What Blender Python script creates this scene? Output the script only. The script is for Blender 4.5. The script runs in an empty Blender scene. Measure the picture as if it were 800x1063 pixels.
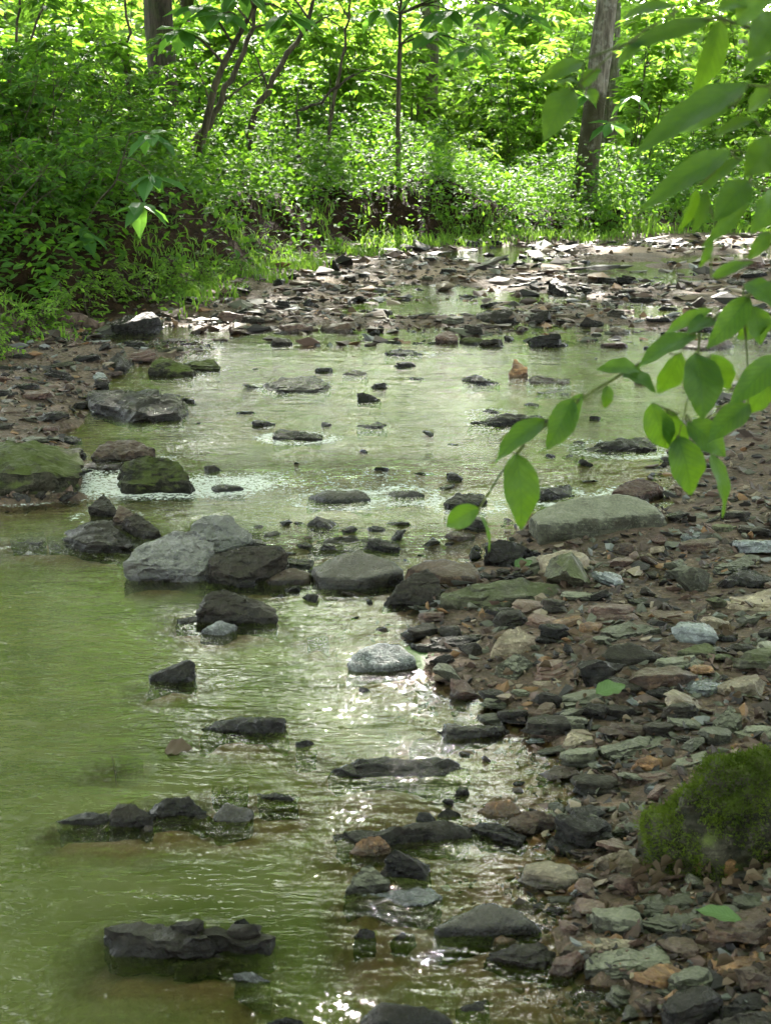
import bpy, bmesh, math, random
import numpy as np
from mathutils import Vector, Matrix, noise as mnoise

random.seed(7)
RNG = np.random.default_rng(11)
scene = bpy.context.scene
COL = scene.collection
rad = math.radians

# ------------------------------------------------------------------ camera model
F_PX, PW, PH, CAM_H, PITCH = 1460.0, 800.0, 1063.0, 1.5, rad(15.4)
CP, SP = math.cos(PITCH), math.sin(PITCH)
SUN_EL, SUN_AZ = rad(35.5), rad(.6)
SUN_DIR = np.array([math.sin(SUN_AZ) * math.cos(SUN_EL), math.cos(SUN_AZ) * math.cos(SUN_EL), math.sin(SUN_EL)])


def ray(px, py):
    a, b = (px - PW / 2) / F_PX, (PH / 2 - py) / F_PX
    return np.array([a, CP + b * SP, -SP + b * CP])


def at(px, py, z=0.0):
    """point of the level plane z that the photograph shows at px, py"""
    d = ray(px, py)
    t = (z - CAM_H) / d[2]
    return np.array([d[0] * t, d[1] * t, z])


def at_depth(px, py, dist):
    d = ray(px, py)
    t = dist / d[1]
    return np.array([d[0] * t, dist, CAM_H + d[2] * t])


def sstep(a, b, v):
    t = np.clip((v - a) / (b - a), 0, 1)
    return t * t * (3 - 2 * t)


# ------------------------------------------------------------------ numpy noise
_TAB = np.random.default_rng(5).random((256, 256))


def vnoise(x, y, s=1.0, o=0):
    x, y = np.asarray(x) * s + 37.3 * o, np.asarray(y) * s + 91.7 * o
    xi, yi = np.floor(x).astype(int), np.floor(y).astype(int)
    fx, fy = x - xi, y - yi
    fx, fy = fx * fx * (3 - 2 * fx), fy * fy * (3 - 2 * fy)
    g = lambda i, j: _TAB[i % 256, j % 256]
    return (g(xi, yi) * (1 - fx) + g(xi + 1, yi) * fx) * (1 - fy) + (g(xi, yi + 1) * (1 - fx) + g(xi + 1, yi + 1) * fx) * fy - 0.5


def fbm(x, y, s=1.0, o=0, n=3):
    return sum(vnoise(x, y, s * 2 ** k, o + k) * 0.5 ** k for k in range(n))


def seg_dist(x, y, poly, closed=True):
    d = np.full(np.shape(x), 1e9)
    n = len(poly)
    for i in range(n if closed else n - 1):
        ax, ay = poly[i]
        bx, by = poly[(i + 1) % n]
        vx, vy = bx - ax, by - ay
        t = np.clip(((x - ax) * vx + (y - ay) * vy) / (vx * vx + vy * vy + 1e-12), 0, 1)
        d = np.minimum(d, np.hypot(x - ax - t * vx, y - ay - t * vy))
    return d


def inside(x, y, poly):
    r = np.zeros(np.shape(x), bool)
    n = len(poly)
    for i in range(n):
        ax, ay = poly[i]
        bx, by = poly[(i + 1) % n]
        c = (ay > y) != (by > y)
        with np.errstate(divide='ignore', invalid='ignore'):
            r ^= c & (x < (bx - ax) * (y - ay) / (by - ay + 1e-15) + ax)
    return r


def sdist(x, y, poly):
    """positive outside"""
    return seg_dist(x, y, poly) * np.where(inside(x, y, poly), -1, 1)


# ------------------------------------------------------------------ the lie of the land
def water_z(y):
    return 0.035 * sstep(4.75, 5.05, y) + 0.045 * sstep(5.55, 6.0, y) + 0.03 * sstep(7.2, 9.0, y)


SHORE_PX = [(760, 1200), (690, 1063), (640, 1030), (596, 1003), (584, 968), (592, 940), (590, 915), (636, 892), (650, 874),
            (600, 866), (560, 852), (606, 832), (600, 800), (585, 775), (545, 760), (520, 740), (500, 722), (452, 712), (442, 690),
            (440, 665), (440, 640), (452, 620), (440, 600), (470, 590), (530, 576), (556, 550), (580, 532), (690, 520), (702, 500), (692, 470),
            (740, 440), (762, 412), (800, 392), (900, 380), (1100, 362), (1100, 352), (800, 360), (600, 362), (460, 364), (330, 368), (250, 354),
            (225, 365), (190, 378), (140, 386), (104, 402), (98, 436), (62, 458), (76, 482), (84, 514), (0, 522), (-110, 530), (-300, 610), (-700, 800), (-1500, 1100), (-1500, 1200)]
SHORE = [tuple(at(px, py, 0.05 if py < 540 else 0.0)[:2]) for px, py in SHORE_PX]
TOE = [(-3.6, -30), (-3.5, 0), (-3.3, 6), (-3.05, 9)] + [tuple(at(px, py, 0.2)[:2]) for px, py in
       [(20, 348), (60, 336), (130, 325), (200, 306), (260, 288), (330, 268), (400, 254), (500, 246), (600, 242), (700, 238), (800, 236)]] + [(10, 20.5), (30, 21.5), (90, 22)]
BANK = TOE + [(90, 190), (-160, 190), (-160, -30)]
RTOE = [(4.2, -30), (3.4, 0), (3.3, 6), (4.2, 10), (6.6, 13.2), (12, 15), (30, 16), (90, 17)]
RBANK = RTOE + [(90, -30)]


def ground_z(x, y):
    x, y = np.asarray(x, float), np.asarray(y, float)
    sd = sdist(x, y, SHORE)
    w = water_z(y)
    bed = w - 0.015 - 0.13 * sstep(0, 0.55, -sd) + 0.03 * fbm(x, y, 2.2, 3)
    bed = np.where(y > 4.5, np.maximum(bed, w - 0.07 + 0.05 * fbm(x, y, 2.5, 8)), bed)
    bar = w + 0.012 + 0.05 * sstep(0, 0.5, sd) + 0.06 * sstep(0.4, 2.2, sd) + 0.035 * fbm(x, y, 3.0, 1)
    up = w - 0.002 + 0.10 * fbm(x, y * 1.5, 0.9, 6) + 0.03 * fbm(x, y, 4.0, 2)
    bar = bar + (up - bar) * sstep(8.6, 9.4, y) * sstep(-3.2, -1.8, x)
    z = np.where(sd < 0, bed, bar)
    b = -sdist(x, y, BANK)
    cut = 0.15 + 0.42 * sstep(-4.2, -2.0, x) * (1 - sstep(0.3, 2.0, x))
    wob = 1 + 0.5 * fbm(x, y, 1.3, 4)
    zb = 0.06 * sstep(-0.5, 0.1, b) + cut * wob * sstep(0.1, 1.0, b) + np.clip(b, 0, 14) * 0.03 + 0.12 * np.clip(b - 14, 0, 70) + 0.1 * fbm(x, y, 0.8, 9) * sstep(0.2, 1.5, b) + 0.22 * fbm(x, y, 3.1, 71) * sstep(.05, .4, b) * (1 - sstep(.9, 1.6, b))
    z = z + np.where(b > -0.5, zb, 0)
    rb = -sdist(x, y, RBANK)
    z = z + np.where(rb > -0.4, 0.08 * sstep(-0.4, 0.2, rb) + 0.5 * sstep(0, 1.4, rb) + np.clip(rb, 0, 60) * 0.1, 0)
    return z


def gz(x, y):
    return float(ground_z(np.array([x]), np.array([y]))[0])


def on_ground(px, py):
    """where the ray through px, py meets the ground or the water"""
    z = 0.0
    for _ in range(12):
        p = at(px, py, z)
        z = 0.5 * z + 0.5 * max(gz(p[0], p[1]), float(water_z(p[1])) - 0.01)
    return at(px, py, z)


# ------------------------------------------------------------------ object helpers
def clean(nm):
    return nm


def thing(name, label, cat, loc=(0, 0, 0), rz=0.0, group=None):
    o = bpy.data.objects.new(name, None)
    o.empty_display_size = 0.1
    COL.objects.link(o)
    o.location, o.rotation_euler = loc, (0, 0, rz)
    o['label'], o['category'], o['kind'] = label, cat, 'thing'
    if group:
        o['group'] = group
    return o


def tag(o, label, cat, group=None):
    o['label'], o['category'], o['kind'] = label, cat, 'thing'
    if group:
        o['group'] = group
    return o


def link(name, me, mat=None, parent=None, loc=None):
    o = bpy.data.objects.new(name, me)
    COL.objects.link(o)
    if mat is not None and not me.materials:
        me.materials.append(mat)
    if parent is not None:
        o.parent = parent
    if loc is not None:
        o.location = loc
    return o


def np_mesh(name, V, faces, smooth=False, tint=None):
    """faces: list of int arrays (n, k), one per polygon size"""
    me = bpy.data.meshes.new(name)
    V = np.asarray(V, np.float32)
    me.vertices.add(len(V))
    me.vertices.foreach_set('co', V.ravel())
    faces = [np.asarray(f, np.int32) for f in faces if len(f)]
    loops = np.concatenate([f.ravel() for f in faces])
    sizes = np.concatenate([np.full(len(f), f.shape[1], np.int32) for f in faces])
    starts = np.concatenate([[0], np.cumsum(sizes)[:-1]]).astype(np.int32)
    me.loops.add(len(loops))
    me.loops.foreach_set('vertex_index', loops)
    me.polygons.add(len(sizes))
    me.polygons.foreach_set('loop_start', starts)
    me.polygons.foreach_set('loop_total', sizes)
    if tint is not None:
        a = me.attributes.new('tint', 'FLOAT', 'POINT')
        a.data.foreach_set('value', np.asarray(tint, np.float32))
    me.update(calc_edges=True)
    me.polygons.foreach_set('use_smooth', np.full(len(sizes), smooth))
    return me


class MB:
    """gathers tubes into one mesh"""
    def __init__(self):
        self.V, self.Q, self.n = [], [], 0

    def tube(self, pts, rr, seg=8, rough=0.0):
        pts = np.asarray(pts, float)
        rr = np.asarray(rr, float)
        t = np.gradient(pts, axis=0)
        t /= np.linalg.norm(t, axis=1, keepdims=True) + 1e-9
        ref = np.array([0.31, 0.9, 0.2]) if abs(t[0][2]) > 0.6 else np.array([0, 0, 1.0])
        u = np.cross(t, ref)
        u /= np.linalg.norm(u, axis=1, keepdims=True) + 1e-9
        v = np.cross(t, u)
        a = np.linspace(0, 2 * math.pi, seg, endpoint=False)
        k = 1 + rough * (RNG.random((len(pts), seg)) - 0.5)
        ring = pts[:, None, :] + (rr[:, None] * k)[..., None] * (np.cos(a)[None, :, None] * u[:, None, :] + np.sin(a)[None, :, None] * v[:, None, :])
        m = len(pts)
        self.V.append(ring.reshape(-1, 3))
        i = np.arange(m - 1)[:, None] * seg + np.arange(seg)[None, :]
        j = np.arange(m - 1)[:, None] * seg + (np.arange(seg)[None, :] + 1) % seg
        self.Q.append(np.stack([i, j, j + seg, i + seg], -1).reshape(-1, 4) + self.n)
        self.V.append(np.stack([pts[0], pts[-1]]))
        self.n += m * seg + 2
        return self

    def mesh(self, name, smooth=True):
        return np_mesh(name, np.concatenate(self.V), [np.concatenate(self.Q)], smooth)


# leaf outlines along +Y (length 1), half width 0.5 at most; last vertex is on the midrib
LEAF7 = (np.array([[0, 0, 0], [-.36, .28, .05], [-.40, .62, .03], [0, 1, -.12], [.40, .62, .03], [.36, .28, .05], [0, .5, -.02]]),
         [np.array([[0, 6, 2, 1], [0, 5, 4, 6]]), np.array([[6, 3, 2], [6, 4, 3]])])
LEAF4 = (np.array([[0, 0, 0], [-.42, .48, .06], [0, 1, -.06], [.42, .48, .06]]), [np.array([[0, 2, 1], [0, 3, 2]])])


def leaf_cloud(name, P, D, N, L, W, tmpl=LEAF7, tint=None):
    """P base points, D axes, N rough normals, L lengths, W width over length"""
    P, D, N = np.asarray(P, float), np.asarray(D, float), np.asarray(N, float)
    D = D / (np.linalg.norm(D, axis=1, keepdims=True) + 1e-9)
    S = np.cross(D, N)
    S /= np.linalg.norm(S, axis=1, keepdims=True) + 1e-9
    N = np.cross(S, D)
    T, fs = tmpl
    V = P[:, None, :] + L[:, None, None] * (T[None, :, 0:1] * (np.asarray(W) * np.ones(len(P)))[:, None, None] * S[:, None, :] + T[None, :, 1:2] * D[:, None, :] + T[None, :, 2:3] * N[:, None, :])
    k = len(T)
    off = (np.arange(len(P)) * k)[:, None, None]
    faces = [(f[None] + off).reshape(-1, f.shape[1]) for f in fs]
    if tint is None:
        tint = RNG.random(len(P))
    return np_mesh(name, V.reshape(-1, 3), faces, False, np.repeat(tint, k))


# ------------------------------------------------------------------ materials
class NT:
    def __init__(self, name):
        self.m = bpy.data.materials.new(name)
        self.m.use_nodes = True
        self.t = self.m.node_tree
        self.t.nodes.clear()
        self.out = self.n('ShaderNodeOutputMaterial')

    def n(self, kind, **kw):
        nd = self.t.nodes.new(kind)
        for k, v in kw.items():
            setattr(nd, k, v)
        return nd

    def put(self, sock, v):
        if isinstance(v, bpy.types.NodeSocket):
            self.t.links.new(v, sock)
        else:
            if sock.type == 'RGBA' and len(v) == 3:
                v = (*v, 1)
            sock.default_value = v

    def node(self, kind, ins, **kw):
        nd = self.n(kind, **kw)
        for k, v in ins.items():
            self.put(nd.inputs[k], v)
        return nd

    def mix(self, f, a, b, blend='MIX'):
        nd = self.n('ShaderNodeMix', data_type='RGBA', blend_type=blend)
        self.put(nd.inputs[0], f)
        self.put(nd.inputs[6], a)
        self.put(nd.inputs[7], b)
        return nd.outputs[2]

    def math(self, op, a, b=0.0, clamp=False):
        nd = self.n('ShaderNodeMath', operation=op, use_clamp=clamp)
        self.put(nd.inputs[0], a)
        self.put(nd.inputs[1], b)
        return nd.outputs[0]

    def noise(self, vec, scale, detail=4, rough=0.55, dist=0.0):
        nd = self.node('ShaderNodeTexNoise', {'Scale': scale, 'Detail': detail, 'Roughness': rough, 'Distortion': dist})
        if vec is not None:
            self.t.links.new(vec, nd.inputs['Vector'])
        return nd.outputs[0]

    def ramp(self, f, a, b):
        nd = self.n('ShaderNodeMapRange', interpolation_type='SMOOTHSTEP')
        self.put(nd.inputs[0], f)
        nd.inputs[1].default_value, nd.inputs[2].default_value = a, b
        return nd.outputs[0]

    def obj(self):
        return self.n('ShaderNodeTexCoord').outputs['Object']

    def pos(self):
        return self.n('ShaderNodeNewGeometry').outputs['Position']

    def scale(self, vec, s):
        nd = self.n('ShaderNodeMapping')
        self.t.links.new(vec, nd.inputs[0])
        nd.inputs['Scale'].default_value = s
        return nd.outputs[0]

    def bump(self, h, strength=0.5, dist=0.01):
        return self.node('ShaderNodeBump', {'Height': h, 'Strength': strength, 'Distance': dist}).outputs[0]

    def attr(self, nm):
        return self.n('ShaderNodeAttribute', attribute_name=nm).outputs['Fac']

    def surf(self, s):
        self.t.links.new(s, self.out.inputs[0])
        return self.m


def stone_mat(name, c1, c2, rough=0.45, spec=0.5, moss=0.0, stain=None, speck=0.0, film=None):
    """weathered shale: two tones, strata, pits, patches of algae or rust, film also paints lit tops"""
    k = NT(name)
    p = k.pos()
    rnd = k.n('ShaderNodeObjectInfo').outputs['Random']
    big = k.ramp(k.noise(p, 16, 6, .7), .40, .60)
    col = k.mix(big, c1, c2)
    blot = k.noise(p, 44, 4, .6, .8)
    col = k.mix(k.math('MULTIPLY', k.ramp(blot, .54, .64), .55), col, tuple(min(1, v * 2.2 + .003) for v in c2))
    col = k.mix(k.math('MULTIPLY', k.ramp(k.noise(p, 27, 5, .7), .55, .66), .6), col, (c1[0] * .6 + .004, c1[1] * .5 + .002, c1[2] * .4))
    strata = k.noise(k.scale(p, (7, 7, 160)), 1, 4, .6)
    col = k.mix(k.math('MULTIPLY', k.ramp(strata, .45, .7), .5), col, tuple(v * .5 for v in c1))
    fine = k.noise(p, 130, 5, .65)
    col = k.mix(k.math('MULTIPLY', k.ramp(fine, .5, .75), .45), col, tuple(min(1, v * 1.9) for v in c2))
    if stain:
        col = k.mix(k.math('MULTIPLY', k.ramp(k.noise(p, 9, 4, .6), .5, .68), .75), col, stain)
    if speck:
        v = k.noise(p, 220, 2, .5)
        col = k.mix(k.math('MULTIPLY', k.ramp(v, .52, .62), speck), col, (.5, .5, .5))
    if film:      # patchy silt and algae, also painting lit tops against darker sides
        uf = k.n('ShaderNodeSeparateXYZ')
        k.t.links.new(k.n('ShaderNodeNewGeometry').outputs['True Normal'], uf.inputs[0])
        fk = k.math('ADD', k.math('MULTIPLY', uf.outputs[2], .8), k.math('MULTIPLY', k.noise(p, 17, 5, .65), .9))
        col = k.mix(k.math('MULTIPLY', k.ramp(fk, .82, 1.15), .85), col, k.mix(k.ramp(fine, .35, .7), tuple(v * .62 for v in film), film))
    if moss:
        up = k.n('ShaderNodeSeparateXYZ')
        k.t.links.new(k.n('ShaderNodeNewGeometry').outputs['Normal'], up.inputs[0])
        mk = k.math('ADD', k.math('MULTIPLY', up.outputs[2], .35), k.noise(p, 11, 5, .65))
        col = k.mix(k.math('MULTIPLY', k.ramp(mk, .62, .86), moss), col, k.mix(fine, (.032, .046, .010), (.09, .105, .024)))
    v = k.math('ADD', k.math('MULTIPLY', rnd, .6), .7)
    hs = k.node('ShaderNodeHueSaturation', {'Hue': .5, 'Saturation': 1.0, 'Value': v, 'Fac': 1.0, 'Color': col})
    r = k.math('ADD', k.math('MULTIPLY', k.ramp(k.noise(p, 21, 4, .6), .38, .62), .38), rough - .20, True)
    # the damp band that the creek keeps wet
    sp = k.n('ShaderNodeSeparateXYZ')
    k.t.links.new(p, sp.inputs[0])
    lvl = k.math('ADD', k.math('MULTIPLY', k.ramp(sp.outputs[1], 4.75, 5.05), .035), k.math('ADD', k.math('MULTIPLY', k.ramp(sp.outputs[1], 5.55, 6.0), .045), k.math('MULTIPLY', k.ramp(sp.outputs[1], 7.2, 9.0), .03)))
    dz = k.math('ADD', k.math('SUBTRACT', sp.outputs[2], lvl), k.math('MULTIPLY', k.noise(p, 26, 3), -.03))
    wetb = k.math('SUBTRACT', 1.0, k.ramp(dz, -.006, .012))
    hs_col = k.mix(k.math('MULTIPLY', wetb, .6), hs.outputs[0], (.004, .003, .002))
    r = k.math('SUBTRACT', r, k.math('MULTIPLY', wetb, .18), True)
    h = k.math('ADD', k.math('MULTIPLY', fine, .5), k.math('ADD', k.noise(p, 38, 4), k.math('MULTIPLY', strata, .5)))
    b = k.node('ShaderNodeBsdfPrincipled', {'Base Color': hs_col, 'Roughness': r, 'Specular IOR Level': spec, 'Normal': k.bump(h, .9, .010)})
    return k.surf(b.outputs[0])


def leaf_mat(name, c_lo, c_hi, trans, mixf=.45, rough=.55, veins=False, spec=.10):
    k = NT(name)
    t = k.attr('tint')
    rnd = k.n('ShaderNodeObjectInfo').outputs['Random']
    f = k.math('ADD', k.math('MULTIPLY', t, .75), k.math('MULTIPLY', rnd, .25))
    col = k.mix(f, c_lo, c_hi)
    tr = k.mix(f, tuple(v * .75 for v in trans), tuple(min(1, v * 1.25) for v in trans))
    ins = {'Base Color': col, 'Roughness': rough, 'Specular IOR Level': spec}
    nrm = None
    if veins:
        uv = k.n('ShaderNodeUVMap').outputs[0]
        sx = k.n('ShaderNodeSeparateXYZ')
        k.t.links.new(uv, sx.inputs[0])
        ax = k.math('ABSOLUTE', k.math('SUBTRACT', sx.outputs[0], .5))
        ph = k.math('SUBTRACT', k.math('MULTIPLY', sx.outputs[1], 9.0), k.math('MULTIPLY', ax, 5.0))
        fr = k.math('ABSOLUTE', k.math('SUBTRACT', k.math('FRACT', ph), .5))
        vein = k.math('MAXIMUM', k.math('SUBTRACT', 1.0, k.ramp(fr, .0, .15)), k.math('SUBTRACT', 1.0, k.ramp(ax, .006, .03)))
        col = k.mix(k.math('MULTIPLY', vein, .35), col, tuple(min(1, v * 1.8) for v in c_hi))
        tr = k.mix(k.math('MULTIPLY', vein, .7), tr, tuple(v * .4 for v in trans))
        blot = k.noise(k.pos(), 60, 3)
        tr = k.mix(k.math('MULTIPLY', k.ramp(blot, .4, .65), .45), tr, tuple(v * .6 for v in trans))
        nrm = k.bump(k.math('SUBTRACT', 1.0, vein), .35, .002)
        ins['Base Color'] = col
        ins['Normal'] = nrm
    b = k.node('ShaderNodeBsdfPrincipled', ins)
    tl = k.node('ShaderNodeBsdfTranslucent', {'Color': tr})
    mx = k.node('ShaderNodeMixShader', {0: mixf})
    k.t.links.new(b.outputs[0], mx.inputs[1])
    k.t.links.new(tl.outputs[0], mx.inputs[2])
    return k.surf(mx.outputs[0])


def bark_mat(name, c1, c2, moss=0.0, lichen=0.0, foot=0.0):
    k = NT(name)
    o = k.pos()
    n = k.noise(k.scale(o, (14, 14, 2.2)), 1.6, 6, .65, .4)
    col = k.mix(k.ramp(n, .35, .65), c1, c2)
    if lichen:
        col = k.mix(k.math('MULTIPLY', k.ramp(k.noise(o, 7, 5, .7), .52, .62), lichen), col, (.34, .34, .29))
    if foot:       # damp dark moss that climbs the foot of the trunk
        hz = k.n('ShaderNodeSeparateXYZ')
        k.t.links.new(k.obj(), hz.inputs[0])
        col = k.mix(k.math('MULTIPLY', k.ramp(k.math('ADD', k.math('MULTIPLY', hz.outputs[2], -.55), k.math('MULTIPLY', k.noise(o, 4, 5, .7), 2.0)), -.1, .45), foot), col, k.mix(k.noise(o, 12, 4), (.02, .015, .008), (.05, .05, .018)))
    if moss:
        col = k.mix(k.math('MULTIPLY', k.ramp(k.noise(o, 3, 4, .6), .48, .62), moss), col, (.05, .075, .02))
    b = k.node('ShaderNodeBsdfPrincipled', {'Base Color': col, 'Roughness': .85, 'Specular IOR Level': .2, 'Normal': k.bump(n, .9, .03)})
    return k.surf(b.outputs[0])


M = {}
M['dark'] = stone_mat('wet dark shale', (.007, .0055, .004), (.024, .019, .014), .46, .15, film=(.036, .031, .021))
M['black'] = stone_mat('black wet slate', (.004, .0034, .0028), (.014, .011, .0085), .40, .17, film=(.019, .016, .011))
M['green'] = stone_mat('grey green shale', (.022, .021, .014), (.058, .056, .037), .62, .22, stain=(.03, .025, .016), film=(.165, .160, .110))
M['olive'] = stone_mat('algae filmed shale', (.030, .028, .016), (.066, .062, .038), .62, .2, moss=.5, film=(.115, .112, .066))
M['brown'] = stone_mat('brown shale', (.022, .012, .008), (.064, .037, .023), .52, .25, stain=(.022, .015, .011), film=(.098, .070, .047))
M['rust'] = stone_mat('rusty sandstone', (.085, .040, .016), (.19, .10, .042), .55, .4, stain=(.07, .04, .025))
M['tan'] = stone_mat('tan sandstone', (.11, .085, .055), (.21, .168, .112), .6, .35, stain=(.11, .08, .05))
M['blue'] = stone_mat('blue grey slate', (.058, .062, .060), (.13, .138, .132), .38, .5)  # its blue also paints the sky reflected on the wet pale slab
M['grey'] = stone_mat('speckled grey stone', (.05, .05, .046), (.14, .138, .13), .5, .25, speck=.3)
M['wet'] = stone_mat('wet grey boulder', (.009, .0075, .0055), (.032, .027, .020), .36, .26, film=(.085, .074, .056))  # pale upward tone paints in the sheen of wet rock
M['mossy'] = stone_mat('mossy dark rock', (.014, .014, .009), (.042, .038, .025), .7, .08, moss=.8)
M['sheen'] = stone_mat('boulder with painted sheen', (.022, .020, .016), (.075, .068, .055), .34, .5, film=(.17, .16, .135))  # sheen partly painted: the pale upward tone adds to the gloss
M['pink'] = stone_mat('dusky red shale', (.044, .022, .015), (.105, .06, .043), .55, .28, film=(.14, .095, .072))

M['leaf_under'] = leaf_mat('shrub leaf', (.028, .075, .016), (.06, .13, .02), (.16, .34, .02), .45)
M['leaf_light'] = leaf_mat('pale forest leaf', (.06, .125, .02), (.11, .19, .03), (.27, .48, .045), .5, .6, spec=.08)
M['leaf_pawpaw'] = leaf_mat('broad sapling leaf', (.035, .10, .03), (.07, .16, .045), (.17, .38, .04), .42, .33)
M['leaf_canopy'] = leaf_mat('canopy leaf', (.035, .085, .014), (.07, .14, .02), (.25, .43, .03), .5)
M['leaf_hero'] = leaf_mat('near branch leaf', (.014, .048, .012), (.042, .10, .018), (.20, .36, .014), .44, .42, veins=True, spec=.18)
M['leaf_pale'] = leaf_mat('fallen green leaf', (.06, .105, .035), (.11, .17, .06), (.10, .18, .03), .3, .45, veins=True)
M['grass'] = leaf_mat('grass blade', (.06, .13, .022), (.12, .21, .035), (.24, .42, .04), .4)
M['moss'] = leaf_mat('moss', (.024, .042, .005), (.085, .115, .014), (.11, .16, .012), .3, .8, spec=.1)
M['dry_leaf'] = leaf_mat('dead leaf', (.045, .03, .018), (.15, .11, .072), (.09, .06, .035), .25, .6)
M['bark_grey'] = bark_mat('grey bark', (.05, .042, .033), (.15, .13, .105), .55, .35)
M['bark_foot'] = bark_mat('grey bark with a mossy foot', (.07, .06, .045), (.20, .175, .14), 0, .4, .95)
M['bark_dark'] = bark_mat('dark bark', (.018, .014, .010), (.06, .046, .034), .3)
M['bark_red'] = bark_mat('reddish bark', (.06, .034, .022), (.16, .095, .065), .2)
M['bark_pale'] = bark_mat('pale bark', (.22, .20, .17), (.45, .42, .37))
M['stem'] = bark_mat('shrub stem', (.03, .026, .016), (.085, .07, .042))
M['twig'] = bark_mat('green twig', (.05, .07, .02), (.10, .12, .035))
M['driftwood'] = bark_mat('driftwood', (.05, .032, .024), (.15, .10, .08))


def ground_material():
    k = NT('creek bed and forest soil')
    p = k.pos()
    zone = k.attr('soil')       # 0 creek gravel, 1 forest floor
    n1, n2 = k.noise(p, 9, 6, .65), k.noise(p, 55, 5, .65)
    grav = k.mix(k.ramp(n1, .3, .7), (.048, .032, .022), (.115, .078, .053))
    grav = k.mix(k.ramp(n2, .5, .68), grav, (.17, .11, .075))
    grav = k.mix(k.math('MULTIPLY', k.ramp(k.noise(p, 3.1, 3), .5, .7), .5), grav, (.045, .038, .022))
    sand = k.attr('sand')
    grav = k.mix(sand, grav, k.mix(n2, (.16, .105, .066), (.27, .19, .125)))
    soil = k.mix(k.ramp(n1, .35, .65), (.009, .0055, .003), (.026, .015, .008))
    soil = k.mix(k.ramp(k.noise(p, 22, 5, .7), .6, .74), soil, (.045, .031, .018))
    green = k.attr('green')
    soil = k.mix(k.math('MULTIPLY', green, k.ramp(k.noise(p, 1.6, 5, .7), .38, .55)), soil, (.05, .09, .02))
    col = k.mix(zone, grav, soil)
    v = k.n('ShaderNodeTexVoronoi')
    v.inputs['Scale'].default_value = 38
    k.t.links.new(p, v.inputs['Vector'])
    h = k.math('ADD', k.math('MULTIPLY', v.outputs['Distance'], .8), n2)
    b = k.node('ShaderNodeBsdfPrincipled', {'Base Color': col, 'Roughness': .75, 'Specular IOR Level': k.math('SUBTRACT', .25, k.math('MULTIPLY', zone, .22)), 'Normal': k.bump(h, .9, .02)})
    return k.surf(b.outputs[0])


def water_material():
    k = NT('turbid creek water')
    p = k.pos()
    rif = k.attr('riffle')
    dep = k.attr('depth')
    w1 = k.noise(k.scale(p, (3.0, 8.5, 1)), 1, 3, .5, .6)
    w2 = k.noise(k.scale(p, (11, 30, 1)), 1, 3, .55, .5)
    w3 = k.noise(k.scale(p, (38, 75, 1)), 1, 2, .5)
    h = k.math('ADD', k.math('MULTIPLY', w1, 1.0), k.math('ADD', k.math('MULTIPLY', w2, .5), k.math('MULTIPLY', w3, k.math('ADD', .15, k.math('MULTIPLY', rif, .5)))))
    amp = k.math('ADD', .0075, k.math('MULTIPLY', rif, .026))
    bp = k.n('ShaderNodeBump')
    k.put(bp.inputs['Height'], h)
    k.put(bp.inputs['Distance'], amp)
    bp.inputs['Strength'].default_value = 1
    nrm = bp.outputs[0]
    silt = k.noise(k.scale(p, (1.2, 2.4, 1)), 1, 3)
    body = k.node('ShaderNodeBsdfDiffuse', {'Color': k.mix(k.ramp(silt, .35, .65), (.046, .056, .014), (.074, .080, .025))})
    clear = k.node('ShaderNodeBsdfTransparent', {'Color': (.90, .80, .62)})
    m1 = k.n('ShaderNodeMixShader')
    k.put(m1.inputs[0], k.ramp(dep, .005, .13))
    k.t.links.new(clear.outputs[0], m1.inputs[1])
    k.t.links.new(body.outputs[0], m1.inputs[2])
    gl = k.node('ShaderNodeBsdfGlossy', {'Color': (1, 1, 1), 'Roughness': .045, 'Normal': nrm})
    fr = k.node('ShaderNodeFresnel', {'IOR': 1.42, 'Normal': nrm})
    m2 = k.n('ShaderNodeMixShader')
    k.t.links.new(fr.outputs[0], m2.inputs[0])
    k.t.links.new(m1.outputs[0], m2.inputs[1])
    k.t.links.new(gl.outputs[0], m2.inputs[2])
    foam_sparkle = k.attr('foam_sparkle')  # foam mixed with painted sparkle of reflected sky
    fn = k.noise(k.scale(p, (55, 85, 40)), 1, 4, .7, .8)
    ff = k.ramp(k.math('ADD', fn, k.math('MULTIPLY', foam_sparkle, .34)), .74, .84)
    white = k.node('ShaderNodeBsdfDiffuse', {'Color': (.55, .55, .50)})
    m3 = k.n('ShaderNodeMixShader')
    k.put(m3.inputs[0], k.math('MULTIPLY', ff, .8))
    k.t.links.new(m2.outputs[0], m3.inputs[1])
    k.t.links.new(white.outputs[0], m3.inputs[2])
    return k.surf(m3.outputs[0])


M['ground'] = ground_material()
M['water'] = water_material()

# ------------------------------------------------------------------ ground and water sheets
def axis(dense_lo, dense_hi, step, lo, hi, grow=1.18):
    a = list(np.arange(dense_lo, dense_hi, step))
    s, v = step, a[-1]
    while v < hi:
        s *= grow
        v += s
        a.append(v)
    s, v, b = step, dense_lo, []
    while v > lo:
        s *= grow
        v -= s
        b.append(v)
    return np.array(b[::-1] + a)


def sheet(name, xs, ys, zf, mat, keep=None):
    X, Y = np.meshgrid(xs, ys)
    Z = zf(X, Y)
    V = np.stack([X, Y, Z], -1).reshape(-1, 3)
    nx, ny = len(xs), len(ys)
    i = np.arange(ny - 1)[:, None] * nx + np.arange(nx - 1)[None, :]
    Q = np.stack([i, i + 1, i + nx + 1, i + nx], -1).reshape(-1, 4)
    me = np_mesh(name, V, [Q], True)
    o = link(name, me, mat)
    o['kind'] = 'structure'
    return o, X, Y, Z


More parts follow.
